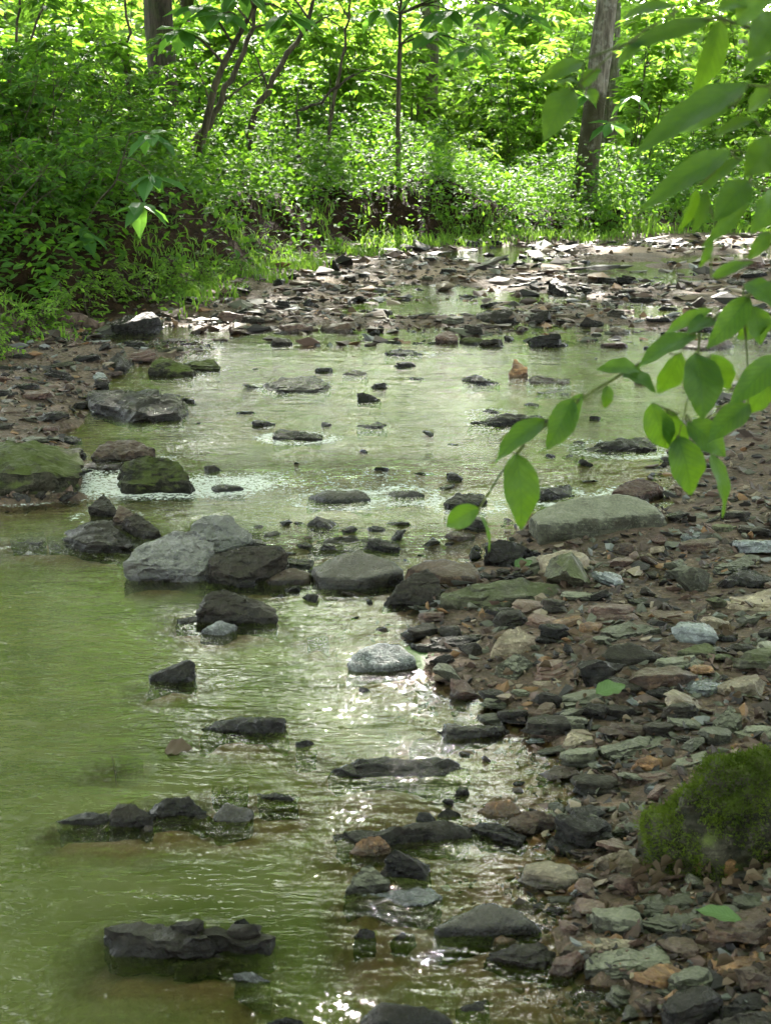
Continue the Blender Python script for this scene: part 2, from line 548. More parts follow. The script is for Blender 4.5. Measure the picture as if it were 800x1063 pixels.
def setattr_f(me, nm, arr):
    a = me.attributes.new(nm, 'FLOAT', 'POINT')
    a.data.foreach_set('value', np.asarray(arr, np.float32).ravel())


xs = axis(-4.0, 7.0, 0.055, -150, 150)
ys = np.concatenate([axis(1.6, 12.0, 0.05, -60, 12.0)[:-1], axis(12.0, 24.0, 0.09, 12.0, 185)])
ys = np.unique(np.round(ys, 4))
g_obj, GX, GY, GZ = sheet('ground', xs, ys, ground_z, M['ground'])


# quick look-ups of the ground height and of the distances to shore and bank
import bisect
_LX, _LY = [float(v) for v in xs], [float(v) for v in ys]
_GZL = GZ
_SDL, _BDL = sdist(GX, GY, SHORE), sdist(GX, GY, BANK)


def _look(A, x, y):
    i = min(max(bisect.bisect_right(_LX, x) - 1, 0), len(_LX) - 2)
    j = min(max(bisect.bisect_right(_LY, y) - 1, 0), len(_LY) - 2)
    u, v = (x - _LX[i]) / (_LX[i + 1] - _LX[i]), (y - _LY[j]) / (_LY[j + 1] - _LY[j])
    return float((A[j, i] * (1 - u) + A[j, i + 1] * u) * (1 - v) + (A[j + 1, i] * (1 - u) + A[j + 1, i + 1] * u) * v)


def gz(x, y):
    return _look(_GZL, float(x), float(y))


def shore_d(p):
    return _look(_SDL, float(p[0]), float(p[1]))


def bank_d(p):
    return _look(_BDL, float(p[0]), float(p[1]))


b_d = -_BDL
rb_d = -sdist(GX, GY, RBANK)
soil = np.maximum(sstep(-0.1, 0.35, b_d + 0.5 * fbm(GX, GY, 2, 12)), sstep(0, .5, rb_d))
setattr_f(g_obj.data, 'soil', soil)
setattr_f(g_obj.data, 'green', np.maximum(sstep(1.5, 5, b_d), sstep(1, 4, rb_d)))
sandy = sstep(8.8, 10.5, GY) * sstep(-2.3, -1.2, GX + .06 * (GY - 9)) * sstep(0.06, .26, fbm(GX, GY, 0.8, 21) + .12 * sstep(13, 18, GY))
silt = (1 - sstep(-.12, .0, _SDL)) * (1 - sstep(8.5, 9.5, GY)) * (.45 + .8 * np.clip(fbm(GX, GY, 1.7, 23) + .4, 0, 1))
setattr_f(g_obj.data, 'sand', np.clip(np.maximum(sandy * .9, silt), 0, .9))

wx, wy = np.arange(-3.6, 9.0, 0.05), np.concatenate([np.arange(0.6, 9, 0.04), np.arange(9, 22, 0.09)])


def rif_mask(X, Y):
    Yc = 5.78 + .30 * fbm(X, X * 0, .9, 33) - .10 * X
    r = np.exp(-((Y - Yc) / 0.33) ** 2) * (1 - .75 * sstep(.0, .7, X))
    r = np.maximum(r, 0.5 * np.exp(-((Y - 4.95) / 0.22) ** 2))
    r = np.maximum(r, (.16 + .5 * np.clip(fbm(X, Y, .9, 88), 0, 1)) * sstep(5.9, 6.6, Y) * (1 - sstep(8.8, 9.6, Y)))
    return r * (0.75 + 0.8 * fbm(X, Y, 1.6, 17))


def water_h(X, Y):
    r = rif_mask(X, Y)
    return water_z(Y) + 0.022 * np.clip(r, 0, 1) * fbm(X, Y * 1.3, 7.0, 14)


w_obj, WX, WY, WZ = sheet('water', wx, wy, water_h, M['water'])
R_ = np.clip(rif_mask(WX, WY), 0, 1)
setattr_f(w_obj.data, 'riffle', R_)
setattr_f(w_obj.data, 'depth', np.clip(water_z(WY) - ground_z(WX, WY), 0, 1))
fo = np.exp(-((WY - (5.70 + .30 * fbm(WX, WX * 0, .9, 33) - .10 * WX)) / 0.17) ** 2) * (1 - .8 * sstep(.0, .6, WX)) * (.55 + 1.2 * np.clip(fbm(WX, WY, 2.2, 35) + .3, 0, 1)) + 0.22 * sstep(5.9, 6.5, WY) * (1 - sstep(8.3, 9.3, WY))
setattr_f(w_obj.data, 'foam_sparkle', np.clip(fo, 0, 1))

# ------------------------------------------------------------------ rocks
_tmp = bpy.data.objects.new('remesh_helper', bpy.data.meshes.new('remesh_helper'))
COL.objects.link(_tmp)


def hull_into(bm, pts, chips, r):
    b2 = bmesh.new()
    for p in pts:
        b2.verts.new(p)
    bmesh.ops.convex_hull(b2, input=b2.verts)
    co = np.array([v.co for v in b2.verts])
    size = max(np.ptp(co, axis=0))
    for _ in range(chips):
        n = Vector((r.gauss(0, 1), r.gauss(0, 1), r.gauss(0, .8) + .25)).normalized()
        co = [v.co.dot(n) for v in b2.verts]
        if not co:
            break
        off = max(co) - (max(co) - min(co)) * r.uniform(.02, .08)
        bmesh.ops.bisect_plane(b2, geom=b2.verts[:] + b2.edges[:] + b2.faces[:], plane_co=n * off, plane_no=n, clear_outer=True)
        loose = [v for v in b2.verts]
        b2.faces.ensure_lookup_table()
        b3 = bmesh.new()
        for v in loose:
            b3.verts.new(v.co)
        b2.free()
        b2 = b3
        bmesh.ops.convex_hull(b2, input=b2.verts)
        for v in [v for v in b2.verts if not v.link_faces]:
            b2.verts.remove(v)
    me = bpy.data.meshes.new('t')
    b2.to_mesh(me)
    b2.free()
    bm.from_mesh(me)
    bpy.data.meshes.remove(me)


def finish_rock(name, bm, seed, res, a1, a2, strata, smooth=0):
    """fuses the hulls of a rock into one skin, then weathers it"""
    me = _tmp.data
    bm.to_mesh(me)
    bm.free()
    co = np.array([v.co for v in me.vertices])
    ext = np.ptp(co, axis=0)
    size = max(ext)
    _tmp.modifiers.clear()
    md = _tmp.modifiers.new('r', 'REMESH')
    md.mode = 'VOXEL'
    md.voxel_size = max(size / res, min(ext) / 7 if min(ext) / 7 < size / res * .6 else size / res * .6)
    if smooth:
        sm = _tmp.modifiers.new('s', 'SMOOTH')
        sm.iterations, sm.factor = smooth, .5
    dg = bpy.context.evaluated_depsgraph_get()
    out = bpy.data.meshes.new_from_object(_tmp.evaluated_get(dg))
    out.name = name
    n = len(out.vertices)
    V = np.empty(n * 3, np.float32)
    out.vertices.foreach_get('co', V)
    V = V.reshape(-1, 3)
    N = np.empty(n * 3, np.float32)
    out.vertices.foreach_get('normal', N)
    N = N.reshape(-1, 3)
    k1, k2, k3 = 2.6 / size, 8.5 / size, 24 / size
    d = np.empty(n)
    for i in range(n):
        x, y, z = V[i]
        q = Vector((x * k1 + seed, y * k1, z * k1 * 1.4))
        q2 = Vector((x * k2, y * k2 + seed, z * k2 * (2.2 if strata else 1)))
        e = a1 * mnoise.noise(q) + a2 * mnoise.noise(q2) + a2 * .45 * mnoise.noise(Vector((x * k3, y * k3, z * k3 + seed)))
        if strata:
            e += strata * mnoise.noise(Vector((x * .8 / size, y * .8 / size, z * 30 / size + seed)))
        d[i] = e
    V += N * (d * size)[:, None].astype(np.float32)
    out.vertices.foreach_set('co', V.ravel())
    out.polygons.foreach_set('use_smooth', np.ones(len(out.polygons), bool))
    out.update()
    return out


def finish_sharp(name, bm, seed, res, a1, a2, strata, angle=32):
    """keeps the broken edges of shale: subdivides the hulls and ruffles them with a noise field"""
    co = np.array([v.co for v in bm.verts])
    ext = np.ptp(co, axis=0)
    size = max(ext)
    bmesh.ops.triangulate(bm, faces=bm.faces)
    for _ in range(7):
        lim = size / res
        long = [e for e in bm.edges if e.calc_length() > lim]
        if not long:
            break
        bmesh.ops.subdivide_edges(bm, edges=long, cuts=1)
        bmesh.ops.triangulate(bm, faces=[f for f in bm.faces if len(f.verts) > 3])
    k1, k2, k3 = 2.4 / size, 8 / size, 22 / size
    for v in bm.verts:
        c = v.co
        n1 = mnoise.noise_vector(Vector((c.x * k1 + seed, c.y * k1, c.z * k1)))
        n2 = mnoise.noise_vector(Vector((c.x * k2, c.y * k2 + seed, c.z * k2 * 1.6)))
        n3 = mnoise.noise_vector(Vector((c.x * k3, c.y * k3, c.z * k3 + seed)))
        d = n1 * a1 + n2 * a2 + n3 * (a2 * .45)
        if strata:
            s = strata * mnoise.noise(Vector((c.x * 1.2 / size, c.y * 1.2 / size, c.z * 34 / size + seed)))
            q = Vector((c.x, c.y, 0))
            if q.length > 1e-6:
                d = d + q.normalized() * s * 1.6
        d.z *= .75
        v.co = c + d * size
    out = bpy.data.meshes.new(name)
    bm.to_mesh(out)
    bm.free()
    out.polygons.foreach_set('use_smooth', np.ones(len(out.polygons), bool))
    out.set_sharp_from_angle(angle=rad(angle))
    return out


HEROES = []     # (ref phrase, x, y, image box)


def hero(name, mat, mode, label, ref, pts, h=None, lift=0.0, extra=()):
    extra = list(extra)
    r = random.Random(hash_s(label))
    px = [p[0] for q_ in [pts] + extra for p in q_]
    py = [p[1] for q_ in [pts] + extra for p in q_]
    cx, ymax, ymin = sum(px) / len(px), max(py), min(py)
    base = on_ground((min(px) + max(px)) / 2, ymax)
    z0 = base[2] + lift
    d0 = base[1] * CP - (z0 - CAM_H) * SP
    ppm = F_PX / d0
    Wm = (max(px) - min(px)) / ppm
    Hs = (ymax - ymin) / ppm
    sl = (CAM_H - z0) / math.hypot(base[1], CAM_H - z0)
    share = {'s': .58 if mat in ('dark', 'black', 'brown', 'mossy') else .36, 'w': .8, 'b': .68}[mode]
    hh = min(h if h else share * Hs, .95 * Hs)
    cut = ymin + {'s': .58, 'w': .62, 'b': .6}[mode] * (ymax - ymin)
    if extra:          # a rock of several broken pieces that hang together
        bm = bmesh.new()
        parts = []
        for pp in [pts] + extra:
            lo_ = max(v[1] for v in pp)
            hi_ = min(v[1] for v in pp)
            P3 = []
            zf = z0 + max(0, (ymax - lo_)) / ppm * .85
            for x, y in pp:
                if y > hi_ + .55 * (lo_ - hi_):
                    g_ = at(x, y, zf)
                    P3 += [g_, g_ + np.array([0, .02, hh * .7 * (lo_ - hi_) / (ymax - ymin)])]
                else:
                    t_ = at(x, y, zf + hh * (lo_ - hi_) / (ymax - ymin))
                    P3 += [t_, np.array([t_[0], t_[1] + .03, z0 - .03])]
            parts.append(np.array(P3))
        c = np.concatenate(parts).mean(0)
        org = np.array([c[0], c[1], z0])
        for P3 in parts:
            lowp = P3.copy()
            lowp[:, 2] = np.minimum(lowp[:, 2], z0 + .35 * (lowp[:, 2].min() - z0)) - .02
            hull_into(bm, np.concatenate([P3, lowp]) - org, 4, r)
    else:
        W3 = []
        x0_, x1_ = min(px), max(px)
        for x, y in pts:
            e = min(x - x0_, x1_ - x) / (x1_ - x0_)
            tap = (.5 + .5 * min(1, e / .12)) if mode == 's' else 1 - .12 * r.random()
            if y > cut:
                p = at(x, y, z0)
                f = {'s': .85, 'w': .35, 'b': .55}[mode]
                W3.append(p)
                W3.append(p + np.array([0, .05 * Wm * r.random(), hh * f * tap * r.uniform(.72, 1.08)]))
            else:
                zt = z0 + hh * (tap * r.uniform(.78, 1.08) if mode == 's' else 1 - .55 * (y - ymin) / (cut - ymin + 1e-6))
                p = at(x, y, zt)
                W3.append(p)
                if mode != 's':
                    W3.append(np.array([p[0], p[1] + .12 * Wm, z0]))
        W3 = np.array(W3)
        if np.ptp(W3[:, 1]) < .3 * Wm:        # give a thin outline its real thickness, away from the viewer
            Q = W3.copy()
            c = W3[:, :2].mean(0)
            Q[:, :2] = c + (Q[:, :2] - c) * .85
            dep = min(.35 * Wm, 1.3 * hh + .02)
            Q[:, 1] += dep
            Q[:, 2] = z0 + np.maximum((Q[:, 2] - z0) * .15, (Q[:, 2] - z0) - dep * sl / math.sqrt(1 - sl * sl))
            W3 = np.concatenate([W3, Q])
        c = W3.mean(0)
        low = W3.copy()
        low[:, :2] = c[:2] + (low[:, :2] - c[:2]) * (.93 if mode == 's' else 1.03)
        low[:, 2] = z0 - .06
        W3 = np.concatenate([W3, low])
        org = np.array([c[0], c[1], z0])
        bm = bmesh.new()
        if mode == 's' and name != 'boulder':           # shale parts along its bedding: a second, smaller bed lies on the first
            up = W3 - org
            a, o2 = r.uniform(.5, .72), np.array([r.uniform(-.12, .12) * Wm, r.uniform(-.02, .1) * Wm, 0])
            low_bed = up.copy()
            low_bed[:, 2] = np.minimum(low_bed[:, 2], hh * a)
            hull_into(bm, low_bed, 8, r)
            up = up * np.array([.88, .86, 1]) + o2
            hull_into(bm, up, 9, r)
            if Wm * ppm > 60:
                th = W3 - org
                th[:, 2] = np.minimum(th[:, 2], hh * a * .5)
                hull_into(bm, th * np.array([1.05, 1.0, 1]) + np.array([r.uniform(-.05, .05) * Wm, -.02 * Wm, 0]), 6, r)
        else:
            hull_into(bm, W3 - org, {'s': 7, 'w': 3, 'b': 3}[mode], r)
    big = Wm * ppm
    res = 34 if big > 90 else 26 if big > 40 else 16
    if mode == 'b':
        me = finish_rock(name, bm, r.uniform(0, 50), res, .04, .016, 0, smooth=2)
    else:
        me = finish_sharp(name, bm, r.uniform(0, 50), res * 1.0, *{'s': (.05, .034, .016), 'w': (.06, .036, .010)}[mode], 26)
    o = link(name, me, M[mat], loc=org)
    tag(o, label, {'boulder': 'boulder', 'flat_rock': 'rock slab', 'rock': 'rock', 'stone': 'stone'}[name])
    HEROES.append((ref, org[0], org[1], (min(px), ymin, max(px), ymax)))
    return o, hh


def hash_s(s):
    v = 7
    for ch in s:
        v = (v * 131 + ord(ch)) % 1000003
    return v


TABLE = """
stone black w|little broken stone filling the gap between the pointed and the peaked islet rocks|the gap filling stone|148,852 153,843 162,846 164,855 152,857
stone brown w|tiny reddish stone at the foot of the pointed islet rock|the tiny reddish stone|146,864 150,857 158,858 158,866 150,868
stone dark s|flat dark stone between the peaked and the rounded islet rocks|the flat islet stone|196,852 206,845 222,846 226,853 206,856
flat_rock dark s|long dark slab of shale standing in the pool with a thinner slab at its foot|the long dark slab in the pool|109,967 125,961 161,957 205,963 218,978 200,993 120,997 112,985;178,968 262,962 284,967 279,977 252,987 190,993;176,960 186,955 206,957 212,966 190,970;236,965 246,955 262,957 266,966
flat_rock black s|thin black slab leaning at the foot of the long dark slab|the thin black slab|180,999 212,991 262,998 258,1006 200,1008
stone grey w|small speckled grey stone lying in the water by the thin black slab|the small speckled stone|244,1010 260,1008 280,1019 272,1026 252,1018
stone black w|little black stone perched behind the long dark slab|the little perched stone|238,965 252,954 263,962 258,968
flat_rock black s|black slab tapering into the water at the end of the small rock islet|the tapering black slab|60,857 85,843 111,840 116,850 100,862 65,860
rock dark w|pointed dark rock with broken top in the middle of the small islet|the pointed islet rock|113,848 122,833 140,836 158,846 156,862 120,864
rock black w|peaked black rock over a hollow in the small rock islet|the peaked black rock|156,844 176,826 199,826 213,841 206,852 158,852
rock wet b|rounded wet rock with a grey foot at the end of the small islet|the rounded islet rock|221,846 234,834 255,838 264,849 259,858 225,858
rock black w|low black wedge of shale rising to a blunt end in open water|the low black wedge|210,763 240,757 268,750 296,746 297,765 264,765
stone black w|small black triangular stone beside the low black wedge|the small triangular stone|307,769 320,768 328,776 318,780 309,780
stone dark s|half sunk dark stone with a ragged top in open water|the half sunk ragged stone|267,824 290,820 312,830 305,837 270,833
stone black s|thin black sliver of stone just breaking the water|the thin black sliver|219,813 255,811 257,817 222,819
stone dark s|flat blackish stone barely breaking the water near a floating leaf|the barely emergent stone|119,784 150,785 140,793 122,793
rock black w|black shark fin shaped rock alone in the green pool|the fin shaped rock|152,712 165,701 202,683 201,712
stone black s|tiny dark stone flush with the water below the rock dam|the tiny flush stone|318,661 340,660 342,665 322,666
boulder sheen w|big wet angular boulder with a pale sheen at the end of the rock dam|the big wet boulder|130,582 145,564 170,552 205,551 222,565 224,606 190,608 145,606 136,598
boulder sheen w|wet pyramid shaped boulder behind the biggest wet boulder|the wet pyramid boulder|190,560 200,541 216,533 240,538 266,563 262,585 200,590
boulder dark w|slanted dark boulder with a lighter striated top next to the biggest wet boulder|the slanted dark boulder|215,584 232,570 262,566 290,565 297,573 272,597 247,611 217,604
rock black s|black block wedged under the end of the slanted dark boulder|the black wedged block|288,578 325,581 324,593 298,594
rock brown b|brown lumpy rock sitting in the dam beside the slanted dark boulder|the brown lumpy rock|272,600 288,592 306,589 322,594 322,609 285,611
boulder wet b|broad wet rock with mottled green film in the middle of the dam|the broad mottled rock|322,604 345,582 372,570 400,575 420,592 420,606 380,615 330,615
boulder dark w|upright grey black rock at the corner of the gravel bar and the pool|the upright corner rock|399,630 412,610 427,597 446,591 457,602 454,632
rock dark w|dark bent rock with a pale dusted shoulder below the dam|the bent dark rock|205,630 214,617 233,608 255,622 282,640 288,650 263,652 233,644 211,645
stone brown w|reddish brown pointed stone leaning on the bent dark rock|the reddish pointed stone|236,643 243,627 252,634 262,648 250,650
stone grey b|pale grey rounded stone at the foot of the bent dark rock|the pale rounded stone|207,654 228,642 247,656 233,664 212,660
stone black s|narrow black stone lying in the water beside the pale rounded stone|the narrow black stone|183,647 210,639 213,649 190,652
stone black s|blunt dark stone at the water end of the low slab behind the pool|the blunt dark stone|11,553 48,551 48,568 12,566
flat_rock dark s|low broad slab lying in water behind the big wet boulder|the low broad slab|50,553 82,541 118,539 137,557 135,578 82,576 52,567
stone dark w|dark wedge stone propped upright on the low broad slab|the propped wedge|93,527 107,513 120,526 126,540 112,538
stone brown w|tan brown stone wedged upright between two dark ones on the low slab|the upright tan stone|118,535 124,523 136,530 134,550 121,548
rock dark w|sloping dark rock leaning against the upright tan stone|the sloping dark rock|128,536 140,531 166,550 150,562 128,554
boulder mossy s|big block shaped boulder with moss down its face on the left bank|the mossy block boulder|-70,462 20,459 62,460 79,467 82,508 60,513 -20,514 -70,512
flat_rock black s|thick black ledge slab jutting from the left bank into the creek|the black ledge slab|94,403 140,402 176,406 188,412 191,437 137,441 96,430
boulder mossy w|moss topped rock with water running past beside the mossy block boulder|the moss topped rock|124,502 130,482 155,471 185,480 200,497 198,515 128,516
flat_rock brown s|brown slab between the mossy block boulder and the moss topped rock|the brown bank slab|83,480 125,477 122,490 85,490
rock brown w|mottled brown rock with thin moss behind the moss topped rock|the mottled mossy rock|95,470 112,457 140,456 160,466 158,480 100,482
rock dark w|dark triangular rock on the left bank above the black ledge slab|the dark triangular rock|106,386 122,366 138,380 130,388
rock mossy w|mossy hump of rock at the water edge beyond the black ledge slab|the mossy hump|154,380 165,370 185,377 204,388 200,393 160,392
rock mossy s|squat mossy rock beside the mossy hump in the shallows|the squat mossy rock|192,376 205,371 226,374 228,387 195,387
stone blue b|smooth pale bluish stone at the water edge by the black ledge slab|the pale bluish stone|95,391 102,385 110,388 112,395 98,396
rock wet s|cluster topped wet black rock standing in the upper riffle|the wet black riffle rock|272,405 290,390 310,391 330,389 340,402 335,409 285,409
flat_rock black s|narrow black slab with a silver wet top in the upper riffle|the silver topped slab|284,447 300,445 334,454 333,459 285,459
stone black w|small black wedge with water breaking behind it|the small black wedge|371,408 378,407 395,418 372,419
stone black s|thin black shard in the middle of the upper riffle|the thin black shard|369,445 390,438 401,441 392,447
stone brown b|small brown stone alone in the riffle with a wet crown|the small brown riffle stone|354,391 368,383 382,390 376,393
stone wet w|small dark pointed stone in calm water behind the dam|the small pointed stone|319,548 329,535 351,547 340,552
stone black s|little black stone between the wet pyramid boulder and the riffle|the little black stone|257,548 266,544 276,549 270,552
flat_rock dark s|long dark slab lying across the top of the dam|the long dam slab|318,562 340,557 392,556 392,563 330,569
rock wet b|wet rounded rock with white water running over its edge|the rounded riffle rock|318,520 338,508 375,508 386,518 345,525
stone wet b|wet stone awash in the white water of the small cascade|the awash stone|398,516 412,508 430,508 441,517 410,520
stone black b|dark mossy stone in the white water below the moss topped rock|the dark cascade stone|216,510 232,500 250,505 256,512 224,514
flat_rock black s|black split slab at the mouth of the gravel bar under the hanging leaves|the black split slab|462,522 475,511 503,511 505,527 470,532
flat_rock black s|black square ended slab beyond the hanging leaves|the square ended slab|548,511 572,506 595,503 595,518 555,523
boulder green b|broad grey green boulder like a low dome at the head of the gravel bar|the low dome boulder|545,549 575,526 610,516 655,515 696,534 692,547 650,557 600,560 560,562
rock pink w|reddish brown angular rock behind the low dome boulder|the reddish angular rock|635,510 650,501 666,497 686,503 692,516 660,522
rock black w|black blunt rock between the hanging leaves and the low dome boulder|the black blunt rock|503,568 520,561 548,568 561,580 530,589
boulder tan b|smooth rounded tan boulder on the gravel below the low dome boulder|the rounded tan boulder|556,586 568,574 588,569 604,574 613,587 600,596 565,596
boulder brown b|smooth brownish boulder with a tan back at the head of the gravel bar|the smooth brownish boulder|421,588 443,579 490,583 498,596 490,608 460,609
flat_rock olive s|flat olive green slab like a stepping stone with a dark rim|the olive stepping slab|462,620 482,608 534,606 572,609 579,618 534,631 490,628|.05
flat_rock black s|stacked thin black slab nearest the speckled white rock|the stacked black slab|425,667 460,670 474,678 440,676
flat_rock black s|thin black slab on top of the stack near the tan wedge|the upper stacked slab|446,664 480,661 499,665 492,671 455,671
stone black w|black broken chip under the stacked slabs|the black chip|444,685 462,679 470,681 465,692
boulder grey b|speckled whitish grey rock at the pool edge with a green leaf on its side|the speckled white rock|360,697 366,680 385,668 415,667 430,679 433,697 400,702 366,701
rock tan w|pale tan wedge of rock standing on the gravel bar|the pale tan wedge|508,681 525,654 540,650 554,662 548,674 525,680
rock green w|grey green pyramid rock below the pale tan wedge|the grey green pyramid|514,700 518,688 537,677 555,697 537,706
rock wet w|wet black rock with two humps in the water off the gravel bar|the two humped rock|457,760 465,753 482,761 515,756 527,766 500,770 462,772
stone brown s|flat reddish stone at the water line by the two humped rock|the flat reddish stone|424,770 440,766 458,769 455,775 430,775
flat_rock black s|long thin black slab lying level in the sparkling water|the long thin slab|343,804 385,795 455,796 484,798 484,807 400,811 355,812
rock dark b|wet lump of dark rock on the end of the long thin slab|the wet lump|362,800 372,786 390,788 396,798 380,803
flat_rock dark s|long narrow dark slab lying like a bar across the sparkling water|the bar like slab|356,872 400,862 470,853 492,857 490,866 420,873 358,884
flat_rock black s|dark slab sloping down into the brown pool at the end of the bar like slab|the sloping bar slab|483,856 500,853 546,879 542,883 500,872
stone black b|round black stone on the bar like slab|the round black stone|430,856 434,842 445,841 453,850 448,859
stone dark w|small dark stone behind the bar like slab|the small dark stone|455,846 464,838 479,845 474,853 458,853
rock rust b|rusty orange rock at the head of the brown pool|the rusty orange rock|494,848 506,831 530,830 542,842 524,853
rock brown w|knobbly brown rock between the rusty orange rock and the gravel bar|the knobbly brown rock|522,856 545,842 576,845 577,866 545,869
rock rust w|rust and tan rock shaped like a folded leaf against the bar like slab|the rust tan rock|362,890 376,872 392,866 405,880 378,893
rock green w|steep grey green wedge facing the sparkling water|the steep green wedge|358,934 367,908 384,893 403,914 399,930
rock black w|black rock leaning away behind the steep green wedge|the black leaning rock|399,893 411,880 428,893 446,909 441,919 422,912
stone brown w|brown stone tucked between the steep green wedge and the black leaning rock|the tucked brown stone|394,905 405,896 421,900 426,913 405,915
flat_rock blue s|smooth pale blue grey slab sloping into the sparkling water|the pale blue slab|357,936 408,928 451,923 457,938 441,947 385,940
boulder wet b|rounded dark olive boulder in the shallow water off the gravel bar|the rounded olive boulder|450,962 458,951 474,943 507,937 540,944 563,962 546,970 458,979
stone black w|small dark pyramid stone in the sparkling water|the small dark pyramid|367,972 374,965 390,964 390,980 372,979
stone dark s|small dark stone lying flat in the sparkling water|the small flat stone|405,974 416,967 432,967 424,979 410,981
boulder black b|wet black rock lowest in the creek below the sparkling water|the wet black rock|374,1058 397,1040 445,1041 468,1055 472,1075 380,1075
stone black s|black square stone next to the wet black rock below the sparkle|the black square stone|473,1048 480,1041 507,1038 506,1055 478,1058
stone black w|low black stone showing at the water line below the long dark slab|the low black stone|276,1060 290,1054 312,1058 318,1070 280,1070
stone rust b|small orange stone at the foot of the rounded olive boulder|the small orange stone|511,978 519,970 532,971 541,980 520,984
flat_rock dark s|dark layered slab beside the rounded olive boulder at the bar edge|the dark layered slab|502,992 530,985 566,982 584,989 563,1010 526,1006
rock pink w|brown angular block at the edge of the near shallows|the brown angular block|568,1004 580,994 598,986 612,1006 589,1018
flat_rock green s|grey green slab with a black front edge beside the brown angular block|the black fronted slab|608,1008 621,995 683,989 699,1000 686,1011 637,1010
flat_rock green s|wide grey green slab on top of another below the mossy boulder|the upper green slab|657,944 670,932 738,925 746,935 702,946 670,948
flat_rock green s|lower of the two stacked grey green slabs below the mossy boulder|the lower green slab|662,960 696,948 758,945 757,963 700,968
flat_rock green s|grey green slab with a broken corner near the dead leaves|the broken corner slab|758,933 775,927 795,924 797,942 764,944
flat_rock tan s|tan brown slab with a dark hollow beneath it near the water|the tan hollow slab|583,982 602,974 655,973 657,988 605,989
flat_rock green s|thick grey green slab close to the bottom edge of the bar|the thick near slab|681,1028 741,1025 747,1040 702,1039
flat_rock dark s|dark teal slab half in water at the near end of the bar|the dark teal slab|591,1024 634,1019 636,1035 594,1035
flat_rock rust s|orange brown slab lying at the edge beside a green fallen leaf|the orange brown slab|741,993 775,994 802,1003 802,1015 748,1005
flat_rock black s|long dark slab crossing the near corner of the bar|the near corner slab|747,1041 780,1034 830,1033 830,1050 752,1054
flat_rock dark s|dark grey slab half out of view at the bottom of the bar|the lowest slab|728,1066 770,1052 830,1048 830,1075 735,1080
rock tan w|pale yellow tent shaped rock beside the mossy boulder|the pale yellow rock|616,900 628,889 647,881 666,895 650,908
stone green s|pale square stone between the mossy boulder and the brown pool|the pale square stone|636,868 645,859 670,846 672,858 660,866
flat_rock green s|grey green slab with a ragged edge above the mossy boulder|the ragged green slab|626,778 662,767 696,760 697,773 675,781 632,788
flat_rock tan s|pale tan slab at the water edge of the middle bar|the pale tan slab|583,776 590,758 612,755 615,771 592,779
rock rust w|rusty tan rock above the mossy boulder|the rusty tan rock|656,792 672,783 688,790 686,801 665,800
rock green w|light grey angular rock near the right edge above the mossy boulder|the light angular rock|739,746 757,731 771,745 763,761 743,760
flat_rock blue s|bluish slab with a pointed back in the middle of the gravel bar|the bluish pointed slab|703,714 725,698 761,712 738,722 722,724
boulder dark b|dark humped rock in the middle of the gravel bar|the dark humped rock|619,690 632,669 652,666 682,677 691,689 650,692
rock olive b|dark green humped rock beside the dark humped rock|the dark green hump|701,682 716,670 732,666 746,673 744,683
flat_rock green s|long greenish slab tilted up toward the right edge|the tilted greenish slab|738,594 783,574 794,578 772,594 750,598
flat_rock blue s|pale teal slab lying flat beside the low dome boulder|the pale teal slab|704,555 723,542 746,546 743,555 712,565|.03
flat_rock tan s|grey tan slab with a black underside near the right edge|the grey tan slab|755,622 800,612 840,614 840,634 778,632
flat_rock brown s|dark brown slab shading a hollow on the upper bar|the dark brown slab|653,636 717,633 717,648 670,645
flat_rock green s|grey slab with a lifted end beside the dark brown slab|the lifted grey slab|625,655 660,644 686,653 640,664
stone rust b|bright orange stone on the upper gravel bar|the bright orange stone|601,648 611,643 626,646 620,657 604,656
flat_rock black s|black slab with a flaked top in the riffle beneath the hanging leaves|the flaked black slab|488,438 518,431 560,430 570,440 520,444
stone black s|thin black flake just behind the flaked black slab|the thin black flake|497,430 505,424 522,428 519,432
stone rust w|upright rusty stone standing like a fin in the upper riffle|the upright rusty stone|528,394 535,372 547,382 544,393
flat_rock brown s|low brown slab behind the upright rusty stone|the low brown slab|543,394 560,390 592,394 591,400 550,400
flat_rock black s|wet black slab splashing in the upper riffle|the splashing slab|478,394 496,388 522,400 505,402
stone wet s|dark stone awash in the riffle under the hanging leaves|the awash dark stone|556,410 575,403 592,405 588,412
flat_rock black s|large dark flat slab at the far side of the riffle behind the leaves|the large flat slab|602,470 640,455 681,454 682,469 640,472
stone black s|small black stone beside the large flat slab behind the leaves|the small black stone|590,460 598,456 607,459 604,463
rock black w|black wedge standing up from the far gravel spit|the far black wedge|569,292 575,287 596,299 584,308
rock mossy b|small mossy mound on the far gravel spit|the mossy mound|474,357 482,349 496,350 507,358 490,361
rock pink w|dark red angular stone beside the small mossy mound|the dark red stone|452,350 462,341 476,350 470,358
flat_rock blue s|grey upright slab on the far gravel bar beside the hanging leaves|the far grey slab|714,318 718,301 738,306 742,319
flat_rock black s|low black slab in the water in front of the far spit|the far low slab|398,366 420,362 440,366 438,371 402,371
rock pink b|reddish boulder among the leaves on the far bar|the far reddish boulder|700,362 715,352 758,352 764,362 730,366
"""
for line in TABLE.strip().splitlines():
    f = line.split('|')
    nm, mat, mode = f[0].split()
    pl = [[tuple(float(v) for v in q.split(',')) for q in piece.split()] for piece in f[3].split(';')]
    hero(nm, mat, mode, f[1], f[2], pl[0], float(f[4]) if len(f) > 4 else None, 0, pl[1:])


